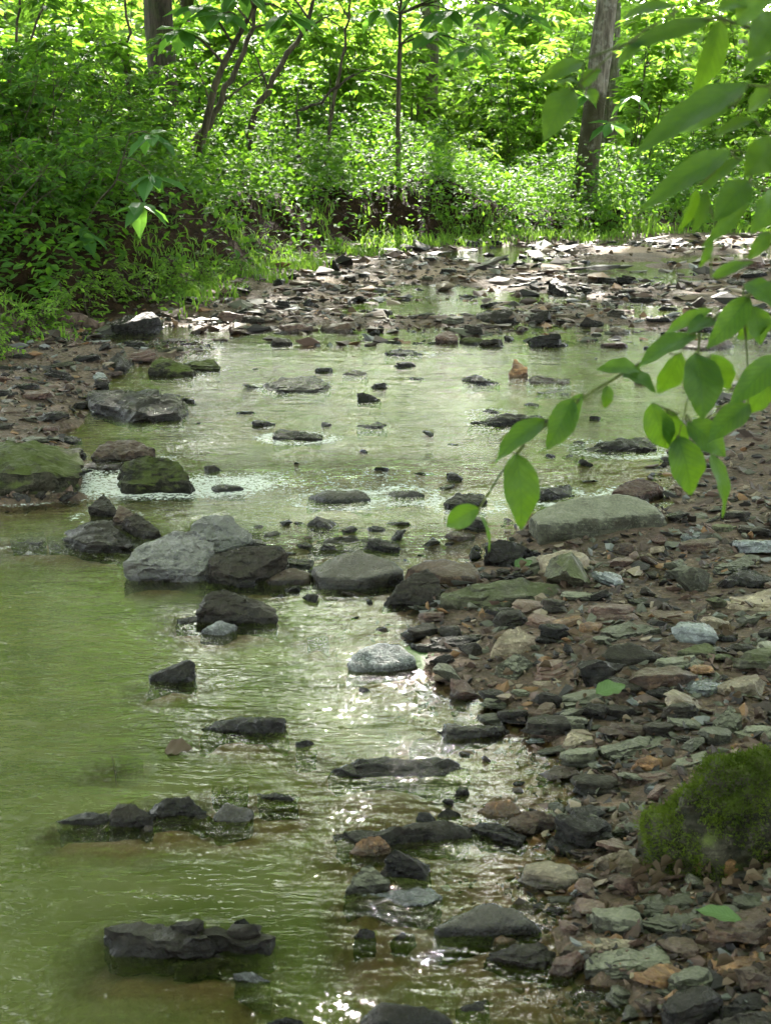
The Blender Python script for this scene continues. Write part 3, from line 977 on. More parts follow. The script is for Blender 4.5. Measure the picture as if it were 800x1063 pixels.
# ---- the mossy boulder on the gravel bar: rock body and its moss
def mossy_boulder():
    z0 = on_ground(735, 892)[2] - .01
    top = [(735, 803, .19), (760, 784, .23), (800, 779, .25), (850, 782, .24), (890, 800, .2)]
    mid = [(690, 846, .13), (715, 832, .16), (705, 862, .10), (745, 850, .15), (800, 845, .16), (880, 850, .14)]
    low = [(664, 874, .01), (672, 884, 0), (720, 893, 0), (800, 896, 0), (900, 890, 0), (668, 858, .06)]
    P = [at(x, y, z0 + h) for x, y, h in top + mid + low]
    P += [np.array([p[0], p[1] + .1, z0]) for p in P[:5]]
    P = np.array(P)
    c = P.mean(0)
    org = np.array([c[0], c[1], z0])
    L = P.copy()
    L[:, 2] = z0 - .05
    bm = bmesh.new()
    hull_into(bm, np.concatenate([P, L]) - org, 2, random.Random(3))
    me = finish_rock('rock_body', bm, 4.2, 46, .07, .055, 0, smooth=2)
    t = thing('moss_boulder', 'big boulder covered in a thick green cushion of moss on the gravel bar', 'boulder', org)
    o = link('rock_body', me, M['mossy'], t)
    n = len(me.vertices)
    V = np.empty(n * 3, np.float32)
    me.vertices.foreach_get('co', V)
    N = np.empty(n * 3, np.float32)
    me.vertices.foreach_get('normal', N)
    V, N = V.reshape(-1, 3), N.reshape(-1, 3)
    cov = N[:, 2] * .8 + 2.0 * fbm(V[:, 0] + V[:, 2], V[:, 1] - V[:, 2], 12, 3) + V[:, 2] * 2.6 - .1
    pick = np.nonzero(cov > .14)[0]
    idx = RNG.choice(pick, 60000)
    P = V[idx] + RNG.normal(0, .006, (len(idx), 3))
    D = N[idx] * .8 + RNG.normal(0, .5, (len(idx), 3)) + np.array([0, 0, .2])
    me2 = leaf_cloud('moss', P - N[idx] * .003, D, RNG.normal(0, 1, (len(idx), 3)), RNG.uniform(.004, .011, len(idx)), RNG.uniform(.25, .5, len(idx)), LEAF4,
                     np.clip(.5 + 1.6 * fbm(P[:, 0], P[:, 1] + P[:, 2], 11, 5) + RNG.normal(0, .15, len(idx)), 0, 1))
    link('moss', me2, M['moss'], t)
    HEROES.append(('the moss covered boulder', org[0], org[1], (664, 779, 900, 893)))


mossy_boulder()


# ---- loose stones: templates, then one object per stone
def slab_template(i):
    r = random.Random(100 + i)
    bm = bmesh.new()
    th = r.uniform(.07, .17)
    n = r.randint(6, 9)
    asp = r.uniform(.38, .66)
    z = 0
    for layer in range(r.choice((1, 2, 2, 3))):
        t = th * r.uniform(.5, 1)
        a0 = r.uniform(0, 6)
        ox, oy = r.uniform(-.06, .06), r.uniform(-.06, .06)
        P = []
        for k in range(n):
            a = a0 + (k + r.uniform(-.3, .3)) * 2 * math.pi / n
            q = r.uniform(.36, .52) * (1 - .12 * layer)
            P.append((ox + q * math.cos(a), oy + asp * q * math.sin(a), z + r.uniform(-.015, .015)))
            e_ = r.uniform(.72, .98)
            P.append((ox + e_ * q * math.cos(a), oy + asp * e_ * q * math.sin(a), z + t * r.uniform(.65, 1.1)))
        hull_into(bm, P, 4, r)
        z += t * .85
    return finish_sharp('shale_slab', bm, i * 3.1, 15, .05, .022, .012)


def lump_template(i):
    r = random.Random(300 + i)
    bm = bmesh.new()
    sx, sy, sz = .5, r.uniform(.3, .45), r.uniform(.15, .32)
    P = []
    for _ in range(11):
        v = Vector((r.gauss(0, 1), r.gauss(0, 1), r.gauss(0, 1))).normalized()
        P.append((v.x * sx, v.y * sy, v.z * sz + sz * .5))
    hull_into(bm, P, 3, r)
    return finish_sharp('loose_stone', bm, i * 2.3, 11, .06, .03, .006)


SLABS = [slab_template(i) for i in range(14)]
LUMPS = [lump_template(i) for i in range(10)]
for me in SLABS + LUMPS:
    me.materials.append(M['dark'])
bpy.data.objects.remove(_tmp)
COLNAME = {'dark': 'dark grey', 'black': 'blackish wet', 'green': 'grey green', 'olive': 'olive filmed', 'brown': 'brown', 'rust': 'rusty orange',
           'tan': 'pale tan', 'blue': 'blue grey', 'pink': 'dusky red', 'wet': 'wet grey', 'grey': 'speckled grey', 'mossy': 'mossy'}


def overlap(px, py, w, boxes, pad=0.15):
    for (x0, y0, x1, y1) in boxes:
        dx, dy = (x1 - x0) * pad, (y1 - y0) * pad
        if x0 + dx < px + w * .3 and px - w * .3 < x1 - dx and y0 + dy < py + 2 and py - w * .15 < y1 - dy:
            return True
    return False


SPOTS = []


def scatter(n, xr, yr, wfun, palette, slabp, group, where, cond, spacing):
    boxes = [h[3] for h in HEROES]
    got, tries = 0, 0
    while got < n and tries < n * 60:
        tries += 1
        px, py = RNG.uniform(*xr), RNG.uniform(*yr)
        w = wfun(py) * math.exp(RNG.normal(0, .38))
        if overlap(px, py, w, boxes):
            continue
        if any(abs(px - a) < (w + c) * spacing and abs(py - b) < (w + c) * spacing * .33 for a, b, c in SPOTS):
            continue
        p = on_ground(px, py)
        if not cond(px, py, p):
            continue
        SPOTS.append((px, py, w))
        d0 = p[1] * CP - (p[2] - CAM_H) * SP
        W = w * d0 / F_PX
        slab = RNG.random() < slabp
        mat = palette[int(RNG.integers(len(palette)))]
        me = (SLABS if slab else LUMPS)[int(RNG.integers(14 if slab else 10))]
        if not slab:
            W *= .68
        nm = 'shale_slab' if slab else 'loose_stone'
        o = bpy.data.objects.new(nm, me)
        COL.objects.link(o)
        o.scale = (W, W * RNG.uniform(.8, 1.2), W * RNG.uniform(.75, 1.25))
        o.location = (p[0], p[1], p[2] - .04 * W + RNG.uniform(0, .012))
        tilt = .16 if slab else .3
        o.rotation_euler = (RNG.normal(.05, tilt), RNG.normal(0, tilt), RNG.normal(0, .26) + (math.pi if RNG.random() < .5 else 0))
        o.material_slots[0].link = 'OBJECT'
        o.material_slots[0].material = M[mat]
        ref = min(HEROES, key=lambda h: ((h[1] - p[0]) ** 2 + (h[2] - p[1]) ** 2))
        dx, dy = p[0] - ref[1], p[1] - ref[2]
        side = ('right of' if dx > 0 else 'left of') if abs(dx) > abs(dy) else ('behind' if dy > 0 else 'in front of')
        size = 'small' if W < .085 else 'hand wide' if W < .16 else 'broad' if W < .28 else 'large'
        tag(o, f"{size} {COLNAME[mat]} {'slab' if slab else 'stone'} {side} {ref[0].replace('the ', '', 1) if len(ref[0].split()) > 5 else ref[0]}{where}", 'rock slab' if slab else 'stone', group)
        got += 1


def on_bar(px, py, p):
    s = shore_d(p)
    return s > -.05 and p[1] < 9


PAL_BAR = ['green'] * 10 + ['dark'] * 6 + ['black'] * 5 + ['brown'] * 7 + ['pink'] * 4 + ['rust'] * 1 + ['tan'] * 2 + ['blue', 'olive', 'olive']
PAL_EDGE = ['black'] * 4 + ['dark'] * 4 + ['brown'] * 2 + ['pink', 'wet']
PAL_FAR = ['dark'] * 5 + ['black'] * 8 + ['brown'] * 3 + ['pink'] * 2 + ['tan', 'blue', 'green']
scatter(175, (430, 830), (535, 1070), lambda y: 43 + 27 * (y - 535) / 500, PAL_BAR, .74, 'loose shale on the gravel bar', '', on_bar, .255)
scatter(22, (280, 640), (560, 900), lambda y: 22, PAL_EDGE, .5, 'loose stones along the water edge', ' in water',
        lambda px, py, p: -.22 < shore_d(p) < .02, .5)
scatter(24, (255, 500), (545, 628), lambda y: 30, ['black'] * 3 + ['dark'] * 3 + ['brown', 'wet'], .7, 'broken slabs jammed in the rock dam', ' in the dam', lambda px, py, p: True, .32)
scatter(125, (200, 830), (252, 366), lambda y: 17 + 17 * (y - 250) / 110, PAL_FAR, .85, 'shale slabs on the far gravel spit', ' far upstream',
        lambda px, py, p: p[2] > float(water_z(p[1])) - .03 and bank_d(p) > .05, .30)
scatter(62, (-40, 215), (345, 520), lambda y: 38, ['dark'] * 5 + ['black'] * 6 + ['brown'] * 3 + ['olive', 'mossy', 'wet', 'pink', 'green'], .75, 'stones along the left bank', ' by the bank',
        lambda px, py, p: shore_d(p) > -.03, .38)
scatter(40, (190, 760), (372, 512), lambda y: 21, ['black', 'wet', 'dark'], .8, 'wet stones awash in the riffle', ' midstream', lambda px, py, p: True, .55)


# ---- gravel: thousands of chips nobody could count
def gravel():
    T = []
    for i in range(6):
        r = random.Random(i)
        b = bmesh.new()
        for _ in range(9):
            v = Vector((r.gauss(0, 1), r.gauss(0, 1), r.gauss(0, 1))).normalized()
            b.verts.new((v.x * .5, v.y * .36, v.z * .2))
        bmesh.ops.convex_hull(b, input=b.verts)
        for v in [v for v in b.verts if not v.link_faces]:
            b.verts.remove(v)
        bmesh.ops.triangulate(b, faces=b.faces)
        b.verts.index_update()
        T.append((np.array([v.co for v in b.verts]), np.array([[v.index for v in f.verts] for f in b.faces])))
        b.free()
    pts, wid = [], []

    def cast(n, xr, yr, lo, hi, test):
        px, py = RNG.uniform(*xr, n), RNG.uniform(*yr, n)
        a, b = (px - PW / 2) / F_PX, (PH / 2 - py) / F_PX
        dz = -SP + b * CP
        t = (.06 - CAM_H) / dz
        x, y = a * t, (CP + b * SP) * t
        z = ground_z(x, y)
        w = water_z(y)
        bd = sdist(x, y, BANK)
        sd = sdist(x, y, SHORE)
        ok = test(x, y, z, w, bd, sd)
        P = np.stack([x, y, z], 1)[ok]
        pts.append(P)
        wid.append((RNG.uniform(lo, hi, n) * t / F_PX)[ok] * np.exp(RNG.normal(0, .35, len(P))))
    cast(15000, (420, 1100), (385, 1200), 5, 17, lambda x, y, z, w, bd, sd: (sd > -.12) & (y < 9.5) & (bd > 0))
    cast(11000, (-200, 1150), (248, 372), 3.5, 10, lambda x, y, z, w, bd, sd: (y > 8.5) & (z > w - .02) & (bd > -.15) & ((vnoise(x, y, 1.1, 40) > -.32)))
    cast(2600, (-200, 1150), (250, 372), 10, 22, lambda x, y, z, w, bd, sd: (y > 8.8) & (z > w - .03) & (bd > .0) & ((vnoise(x, y, 1.4, 41) > -.25)))
    cast(7500, (-500, 230), (338, 540), 4, 11, lambda x, y, z, w, bd, sd: (sd > -.06) & (bd > -.1))
    cast(2200, (250, 700), (560, 1060), 4, 11, lambda x, y, z, w, bd, sd: (sd < 0) & (sd > -.4))
    P, W = np.concatenate(pts), np.concatenate(wid)
    n = len(P)
    ty = RNG.integers(0, 6, n)
    a = RNG.uniform(0, 6.28, n)
    flat = np.where(W > .07, .3, 1.0)
    tx, tyl = RNG.normal(0, .3, n) * flat, RNG.normal(0, .3, n) * flat
    tint = RNG.random(n)
    VV, FF, TT, off = [], [], [], 0
    for k in range(6):
        m = ty == k
        V, Fc = T[k]
        ca, sa = np.cos(a[m])[:, None], np.sin(a[m])[:, None]
        X = V[None, :, 0] * ca - V[None, :, 1] * sa
        Y = V[None, :, 0] * sa + V[None, :, 1] * ca
        Z = V[None, :, 2] * (RNG.uniform(.6, 1.6, m.sum()) * np.where(W[m] > .07, .6, 1))[:, None] + X * tx[m][:, None] + Y * tyl[m][:, None]
        Q = np.stack([X, Y, Z], -1) * W[m][:, None, None] + (P[m] + np.array([0, 0, 1]) * (W[m] * .12)[:, None])[:, None, :]
        VV.append(Q.reshape(-1, 3))
        FF.append((Fc[None] + (np.arange(m.sum()) * len(V))[:, None, None] + off).reshape(-1, 3))
        TT.append(np.repeat(tint[m], len(V)))
        off += m.sum() * len(V)
    me = np_mesh('gravel', np.concatenate(VV), FF, False, np.concatenate(TT))
    k = NT('mixed gravel')
    rp = k.n('ShaderNodeValToRGB')
    cr = rp.color_ramp
    cr.interpolation = 'CONSTANT'
    cols = [(0, (.02, .017, .015)), (.2, (.045, .031, .024)), (.38, (.085, .084, .058)), (.52, (.10, .062, .045)), (.68, (.066, .042, .030)), (.8, (.17, .09, .04)), (.87, (.2, .155, .105)), (.95, (.15, .15, .14))]
    cr.elements[0].color = (*cols[0][1], 1)
    cr.elements[1].position, cr.elements[1].color = cols[1][0], (*cols[1][1], 1)
    for ps, c in cols[2:]:
        e = cr.elements.new(ps)
        e.color = (*c, 1)
    k.put(rp.inputs[0], k.attr('tint'))
    nz = k.noise(k.pos(), 90, 4, .6)
    col = k.mix(k.math('MULTIPLY', nz, .6), rp.outputs[0], k.mix(.5, rp.outputs[0], (.02, .016, .012)))
    b = k.node('ShaderNodeBsdfPrincipled', {'Base Color': col, 'Roughness': .55, 'Specular IOR Level': .22, 'Normal': k.bump(nz, .6, .005)})
    o = link('gravel', me, k.surf(b.outputs[0]))
    o['kind'] = 'stuff'


# silt and rubble gather round the stones of the pool: the bed rises to them
ZB = GZ.copy()
for h in HEROES:
    if shore_d((h[1], h[2])) < .05 and h[2] < 9:
        r_ = .5 * (h[3][2] - h[3][0]) * h[2] / F_PX
        d_ = np.hypot((GX - h[1]) / (r_ + .05), (GY - h[2] + .09) / (r_ * .6 + .07))
        ZB = np.maximum(ZB, water_z(GY) - .03 - .09 * sstep(.3, 1.5, d_ + .9 * fbm(GX, GY, 6, 81)) + .012 * fbm(GX, GY, 16, 83))
_GZL = ZB
zz = np.empty(len(g_obj.data.vertices) * 3, np.float32)
g_obj.data.vertices.foreach_get('co', zz)
zz[2::3] = ZB.ravel()
g_obj.data.vertices.foreach_set('co', zz)
g_obj.data.update()
dd = np.array([[_look(ZB, a_, b_) for a_ in wx] for b_ in wy])
w_obj.data.attributes['depth'].data.foreach_set('value', np.clip(water_z(WY) - dd, 0, 1).astype(np.float32).ravel())

gravel()
for h in HEROES:                       # foam and painted sparkle whiten the water round the riffle stones
    if 5.2 < h[2] < 9.5:
        r_ = .5 * (h[3][2] - h[3][0]) * h[2] / F_PX
        d_ = np.hypot((WX - h[1]) / (r_ + .07), (WY - h[2] + .02) / (r_ * .6 + .08))
        fo = np.maximum(fo, (.9 if h[2] < 6.6 else .6) * np.exp(-((d_ - .9) / .35) ** 2) * (.6 + .8 * np.clip(fbm(WX, WY, 3, 44) + .3, 0, 1)))
w_obj.data.attributes['foam_sparkle'].data.foreach_set('value', np.clip(fo, 0, 1).astype(np.float32).ravel())

# ------------------------------------------------------------------ vegetation
def xy(px, d):
    return (px - PW / 2) / F_PX * d, d


# gaps in the canopy through which the sun reaches the ground: x, y, radius x, radius y
GAPS = []


def gap(px, py, rx, ry, clear=1.0):
    p = on_ground(px, py)
    GAPS.append((p[0], p[1], rx, ry, clear))


gap(182, 347, .42, .5)
gap(400, 690, .22, .2, .6)
for yy in (1060, 1010, 960, 910, 860, 810, 760, 710):
    gap(366 + (8 if yy > 900 else 0), yy, .08, .2, .85)
for yy in (1050, 1010, 970):
    gap(474, yy, .07, .15, .8)
for yy in (700, 660):
    gap(452, yy, .11, .2, .75)
gap(560, 262, 1.1, 1.0, .7)
gap(760, 255, 1.4, 1.2, .7)
gap(420, 262, .7, .7)
gap(700, 330, .5, .5)


def sun_cull(P):
    keep = np.ones(len(P), bool)
    g = P[:, :2] - SUN_DIR[:2] * ((P[:, 2] - .1) / SUN_DIR[2])[:, None]
    luck = np.random.default_rng(len(P)).random(len(P))
    for x, y, rx, ry, clear in GAPS:
        keep &= (((g[:, 0] - x) / rx) ** 2 + ((g[:, 1] - y) / ry) ** 2 > 1) | (luck > clear)
    return keep


def trunk_mesh(h, r0, lean, crown_base, rng, base_flare=1.5, bend=.25):
    mb = MB()
    t = np.linspace(0, 1, 26)
    z = t * h
    pts = np.stack([lean[0] * z + bend * np.sin(t * 7 + rng.uniform(0, 6)) * t, lean[1] * z + bend * np.cos(t * 6 + rng.uniform(0, 6)) * t, z - .25], 1)
    pts[:, :2] -= pts[0, :2]
    rr = r0 * (1 - .8 * t) * (1 + (base_flare - 1) * np.exp(-z / .28))
    mb.tube(pts, rr, 14, .16)
    limbs = []
    for k in range(10):
        s = rng.uniform(crown_base / h, .95)
        p0 = np.array([np.interp(s, t, pts[:, i]) for i in range(3)])
        az = rng.uniform(0, 6.28)
        L = rng.uniform(.5, 1) * h * .24 * (1.3 - s * .6)
        q = np.linspace(0, 1, 8)
        lp = p0 + np.stack([np.cos(az) * q * L, np.sin(az) * q * L, (q * .55 + .12 * np.sin(q * 5)) * L], 1)
        mb.tube(lp, r0 * .30 * (1 - .85 * q), 6)
        limbs.append(lp)
    return mb.mesh('trunk'), pts, limbs


def crown_points(rng, c, rx, rz, n, ncl):
    C = rng.normal(0, 1, (ncl, 3))
    C /= np.linalg.norm(C, axis=1, keepdims=True)
    C *= rng.uniform(.35, 1, (ncl, 1)) ** .6
    C = c + C * np.array([rx, rx, rz])
    k = rng.integers(0, ncl, n)
    s = rng.uniform(.5, 1.05, ncl)[k][:, None]
    P = C[k] + rng.normal(0, 1, (n, 3)) * s * np.array([.62, .62, .30])
    D = (P - C[k]) * np.array([1, 1, .3]) + rng.normal(0, .35, (n, 3)) + np.array([0, 0, -.25])
    N = rng.normal(0, .42, (n, 3)) + np.array([0, 0, 1])
    return P, D, N, np.clip(.5 + rng.normal(0, .18, ncl)[k] + rng.normal(0, .18, n), 0, 1)


def tree(label, x, y, h, r0, lean=(0, 0), cb=7.0, cr=4.0, n=6000, bark='bark_grey', leaf='leaf_canopy', seed=0, ls=.215, group=None, cull=True, name='forest_tree', flare=1.5):
    rng = np.random.default_rng(seed + 1000)
    z = gz(x, y)
    t = thing(name, label, 'tree', (x, y, z), 0, group)
    me, pts, limbs = trunk_mesh(h, r0, lean, cb, rng, flare)
    link('trunk', me, M[bark], t)
    ctr = np.array([lean[0] * (cb + h) / 2, lean[1] * (cb + h) / 2, (cb + h * 1.04) / 2])
    P, D, N, ti = crown_points(rng, ctr, cr, (h * 1.04 - cb) / 2, int(n * 1.6), 60)
    if cull:
        keep = sun_cull(P + np.array([x, y, z]))
        P, D, N, ti = P[keep], D[keep], N[keep], ti[keep]
    L = rng.uniform(.7, 1.3, len(P)) * ls
    link('crown', leaf_cloud('crown', P, D, N, L, .62, LEAF4, ti), M[leaf], t)
    return t


def tree_copy(src, label, x, y, rz, s, group):
    c = src.copy()
    COL.objects.link(c)
    c.location, c.rotation_euler, c.scale = (x, y, gz(x, y)), (0, 0, rz), (s, s, s)
    c['label'] = label
    if group:
        c['group'] = group
    elif 'group' in c:
        del c['group']
    for ch in src.children:
        k = ch.copy()
        COL.objects.link(k)
        k.parent = c
    return c


# trunks that the photograph shows
x, y = xy(598, 20.0)
T1 = tree('leaning grey tree with a dark mossy foot on the grassy far bank', x, y, 19, .165, (.10, 0), 5.0, 4.6, 12000, 'bark_foot', seed=1, flare=1.25)
x, y = xy(180, 21.0)
T2 = tree('thick dark trunk half hidden by the thicket on the left bank', x, y, 20, .22, (-.01, .0), 5.0, 5.0, 12500, 'bark_dark', seed=2)
x, y = xy(440, 30)
T3 = tree('grey trunk standing back in the forest behind big drooping leaves', x, y, 20, .22, (.015, 0), 5.5, 4.2, 6500, 'bark_grey', seed=3)
x, y = xy(800, 21.5)
T4 = tree('reddish brown trunk at the right side seen behind the hanging branch', x, y, 19, .24, (.02, .01), 5.2, 4.8, 8500, 'bark_red', seed=4)
x, y = xy(748, 36)
tree('slim pale sunlit trunk far behind the hanging branch', x, y, 17, .13, (.03, 0), 7.5, 3.0, 3500, 'bark_pale', seed=5)
# trees of the same wood whose crowns shade the creek
for i, (x, y, h, n, cr, lab) in enumerate([
        (-5.6, 15.2, 18, 8500, 4.6, 'tall forest tree on the left bank above the thicket'),
        (7.6, 15.8, 18, 8500, 4.8, 'tall forest tree on the right bank past the gravel'),
        (3.95, 26.0, 19, 8500, 4.6, 'tall forest tree between the leaning grey tree and the deep wood'),
        (-6.6, 23.8, 18, 6500, 4.2, 'tall forest tree behind the thicket of the left bank'),
        (9.4, 25, 19, 6500, 4.4, 'tall forest tree behind the reddish brown trunk'),
        (-5.6, 7.4, 16, 4000, 4.2, 'forest tree on the left bank beside the pool'),
        (6.2, 8.6, 16, 4000, 4.2, 'forest tree on the right bank beside the gravel bar'),
        (-5.4, -1.5, 16, 7000, 5.2, 'forest tree on the left bank downstream'),
        (5.8, -.5, 16, 7000, 5.2, 'forest tree on the right bank downstream'),
        (-3.2, -7, 16, 7000, 5.2, 'forest tree in the wood behind the viewpoint'),
        (3.6, -8, 16, 7000, 5.2, 'second forest tree in the wood behind the viewpoint'),
        (-9, 5, 17, 6000, 5.0, 'forest tree further back on the left bank'),
        (9.5, 5, 17, 6000, 5.0, 'forest tree further back on the right bank')]):
    tree(lab, x, y, h, .2, (RNG.normal(0, .015), RNG.normal(0, .01)), 5.2, cr, n, ['bark_grey', 'bark_dark'][i % 2], seed=20 + i)

tree('added tree out of view on the left bank, leaning to shade the creek', -4.4, 10.6, 15, .2, (.33, .05), 5.5, 3.9, 7500, 'bark_dark', seed=51)  # put in to keep the sun off the near pool
tree('added tree out of view on the right bank, leaning to shade the gravel bar', 5.0, 11.5, 16, .2, (-.22, .02), 6, 4.0, 7500, 'bark_grey', seed=52)  # put in so its crown keeps sun off the bar
tree('tree rising behind the thicket with a crown over the creek', -4.0, 26.5, 20, .14, (.16, -.1), 6, 4.4, 8000, 'bark_dark', seed=54)

tree('added tree out of view on the left bank, shading the dam', -4.7, 13.6, 15, .2, (.36, .0), 5.5, 3.8, 8000, 'bark_grey', seed=55)  # put in to block the sun from the dam rocks
tree('tree behind the viewpoint shading the pool', -1.9, -3.6, 15, .2, (.08, .12), 5.0, 5.0, 8000, 'bark_dark', seed=56)
tree('tree behind the viewpoint shading the gravel bar', 2.2, -4.4, 15, .2, (-.02, .12), 5.0, 5.0, 8000, 'bark_grey', seed=57)

tree('added tree out of view at the bend, leaning to shade the riffle', -6.6, 16.4, 16, .2, (.52, .0), 5.5, 4.6, 14000, 'bark_dark', seed=58)  # put in to block a bright spot of sun midstream

# deeper wood: copies of three trees
far = [(-14, 31), (-9.2, 36), (5.6, 46), (10.5, 34), (14.5, 41), (-19, 40), (20, 36), (-13, 48), (-2.5, 52), (3.6, 58), (9.5, 54), (17, 56), (-8.5, 60), (-21, 58), (25, 50), (13, 68), (-1, 70), (-14, 74), (27, 66), (6, 78), (-26, 70), (20, 84), (-6, 88), (-32, 50), (32, 44), (-10, 28.5), (14, 29.5), (-16, 66), (33, 62), (-30, 84), (32, 86), (12, 94), (-18, 96), (0, 100), (24, 102), (-36, 100), (40, 100)]
src = [tree('tall thin trunk deep in the bright wood', 0, 0, 18, .17, (.02, 0), 3.0, 4.6, 8000, 'bark_grey', 'leaf_light', seed=60, ls=.30, group='trees deep in the wood', cull=False),
       tree('tall thin trunk deep in the bright wood', 0, 0, 21, .2, (-.03, 0), 3.4, 5.0, 8600, 'bark_dark', 'leaf_light', seed=61, ls=.30, group='trees deep in the wood', cull=False),
       tree('tall thin trunk deep in the bright wood', 0, 0, 15, .12, (.01, .02), 2.4, 4.2, 7000, 'bark_grey', 'leaf_light', seed=62, ls=.28, group='trees deep in the wood', cull=False)]
for i, (x, y) in enumerate(far):
    s = src[i % 3]
    if i < 3:
        s.location, s.scale = (x, y, gz(x, y)), (.65, .65, .65)
    else:
        tree_copy(s, s['label'], x, y, RNG.uniform(0, 6.28), RNG.uniform(.6, .85) if y < 45 else RNG.uniform(.95, 1.25), 'trees deep in the wood')

# the wood behind and beside the viewpoint closes the sky off
for i, (x, y) in enumerate([(-7, -9), (-1.5, -12), (5, -12), (10, -8), (-12, -3), (13, -2), (-13, 10), (14, 9), (-9, -17), (3, -19), (11, -18), (-3, -25), (-17, -12), (18, -10), (-18, 4), (20, 4), (7, -27), (-13, -26), (-16, 19), (18, 18), (-22, 26), (26, 25), (0, -35), (14, -34), (-16, -36)]):
    tree_copy(src[i % 3], 'forest tree of the wood round the creek, with its crown reaching low', x, y, RNG.uniform(0, 6.28), RNG.uniform(.8, 1.05), 'trees of the wood round the creek')


# ---- shrubs and saplings
def shrub_meshes(seed, h, spread, nst, nleaf, ll, w=.55, tmpl=LEAF7, droop=.25, lean=(0, 0), low=.15):
    rng = np.random.default_rng(seed)
    nleaf = int(nleaf * 1.5)
    mb = MB()
    P, D, N = [], [], []
    for s in range(nst):
        az = rng.uniform(0, 6.28)
        L = h * rng.uniform(.65, 1.05)
        t = np.linspace(0, 1, 9)
        sp = spread * rng.uniform(.25, 1)
        b = rng.normal(0, .09 * spread, 2)
        pts = np.stack([b[0] + (np.cos(az) * sp * t ** 1.5 + lean[0] * t) + .05 * np.sin(7 * t + s), b[1] + np.sin(az) * sp * t ** 1.5 + lean[1] * t + .05 * np.cos(6 * t + s), L * t - .08], 1)
        mb.tube(pts, (.005 + .004 * h) * (1 - .8 * t) * rng.uniform(.6, 1.2), 5)
        m = nleaf // nst
        nb = max(4, m // 9)
        for _ in range(nb):                       # side twigs that carry leaves in flat sprays
            u = rng.uniform(low, 1)
            p0 = np.array([np.interp(u, t, pts[:, k]) for k in range(3)])
            a2 = rng.uniform(0, 6.28)
            tl = rng.uniform(.18, .5) * spread * (1.15 - .5 * u)
            dr = np.array([math.cos(a2), math.sin(a2), rng.normal(.12, .2)])
            q = np.linspace(0, 1, 5)
            tw = p0 + dr * (q * tl)[:, None] + np.array([0, 0, -1]) * (q ** 2 * tl * .22)[:, None]
            mb.tube(tw, .0035 * (1 - .7 * q) + .001, 3)
            for j in range(9):
                v = (j + 1) / 9
                pp = p0 + dr * v * tl + np.array([0, 0, -v * v * tl * .22])
                side = 1 if j % 2 else -1
                perp = np.array([-dr[1], dr[0], 0]) * side
                P.append(pp)
                D.append(dr * .6 + perp * (.9 if j < 8 else .1) + np.array([0, 0, -droop + rng.normal(0, .22)]) + rng.normal(0, .15, 3))
                N.append(np.array([0, 0, 1]) + rng.normal(0, .3, 3))
    P = np.array(P)
    L = ll * rng.uniform(.65, 1.25, len(P))
    return mb.mesh('stem'), leaf_cloud('foliage', P, D, N, L, w, tmpl, np.clip(rng.normal(.5, .22, len(P)), 0, 1))


def plant(name, label, cat, meshes, x, y, rz=0, s=1, leaf='leaf_under', group=None, stem='stem', dz=0):
    t = thing(name, label, cat, (x, y, gz(x, y) + dz), rz, group)
    t.scale = (s, s, s)
    if not meshes[0].materials:
        meshes[0].materials.append(M[stem])
    a = link('stem', meshes[0], None, t)
    if not meshes[1].materials:
        meshes[1].materials.append(M[leaf])
    b = link('foliage', meshes[1], None, t)
    for o, m in ((a, stem), (b, leaf)):
        o.material_slots[0].link = 'OBJECT'
        o.material_slots[0].material = M[m]
    return t


SH = [shrub_meshes(400, 1.3, .75, 6, 620, .11), shrub_meshes(401, 2.0, .9, 7, 760, .115), shrub_meshes(402, .75, .6, 6, 420, .095, low=.05),
      shrub_meshes(403, 2.8, 1.2, 6, 800, .18), shrub_meshes(404, 3.6, 1.5, 5, 760, .24, .5), shrub_meshes(405, .5, .45, 7, 330, .06, low=.05)]

# thicket on the left bank: (px, distance, mesh, scale)
thick = [(40, 10.9, 5, 1.2), (75, 11.4, 2, .9), (100, 12.0, 5, 1.3), (58, 11.2, 2, .8), (10, 10.7, 5, 1.3), (25, 11.3, 5, 1.2), (70, 11.9, 5, 1.2), (105, 12.7, 2, .9), (140, 13.6, 5, 1.3), (190, 15.9, 5, 1.1), (300, 18.9, 5, .9), (50, 12.9, 1, .8), (165, 15.6, 1, .8), (-40, 11.2, 0, 1), (30, 11.6, 2, 1.1), (75, 12.2, 2, 1.0), (10, 12.6, 1, .9), (60, 13.4, 0, 1.0), (115, 13.6, 2, 1.1), (-30, 14, 1, 1), (95, 14.6, 1, .85), (150, 14.8, 0, .8),
         (40, 15.5, 3, .9), (190, 16.2, 2, 1.2), (130, 16.6, 1, .95), (245, 18.2, 2, 1.0), (215, 18.2, 0, .9), (285, 19.2, 2, 1.0), (330, 19.8, 0, .8), (70, 18, 3, 1), (160, 18.6, 1, 1.1),
         (260, 19.6, 1, .8), (375, 20.4, 2, 1.0), (0, 19, 3, 1.1), (420, 20.6, 2, 1), (350, 21.2, 0, 1.1), (300, 22, 1, 1), (225, 22.4, 3, .9)]
WHERE = ['above the dark cut bank', 'at the edge of the creek bank', 'in the shade of the left bank', 'behind the first row of bank shrubs']
for i, (px, d, k, s) in enumerate(thick):
    x, y = xy(px, d)
    lab = ['small leaved green shrub', 'tall loose leafy shrub', 'low leafy bank shrub', 'high arching shrub with many leaves', '', 'low plant hanging over'][k] + ' ' + (WHERE[0] if 180 < px < 440 else WHERE[1] if d < 13 else WHERE[2] if d < 16 else WHERE[3])
    plant('bank_shrub', lab, 'shrub', SH[k], x, y, RNG.uniform(0, 6.28), s * RNG.uniform(.9, 1.1), 'leaf_under', 'shrubs in the thicket on the left bank')
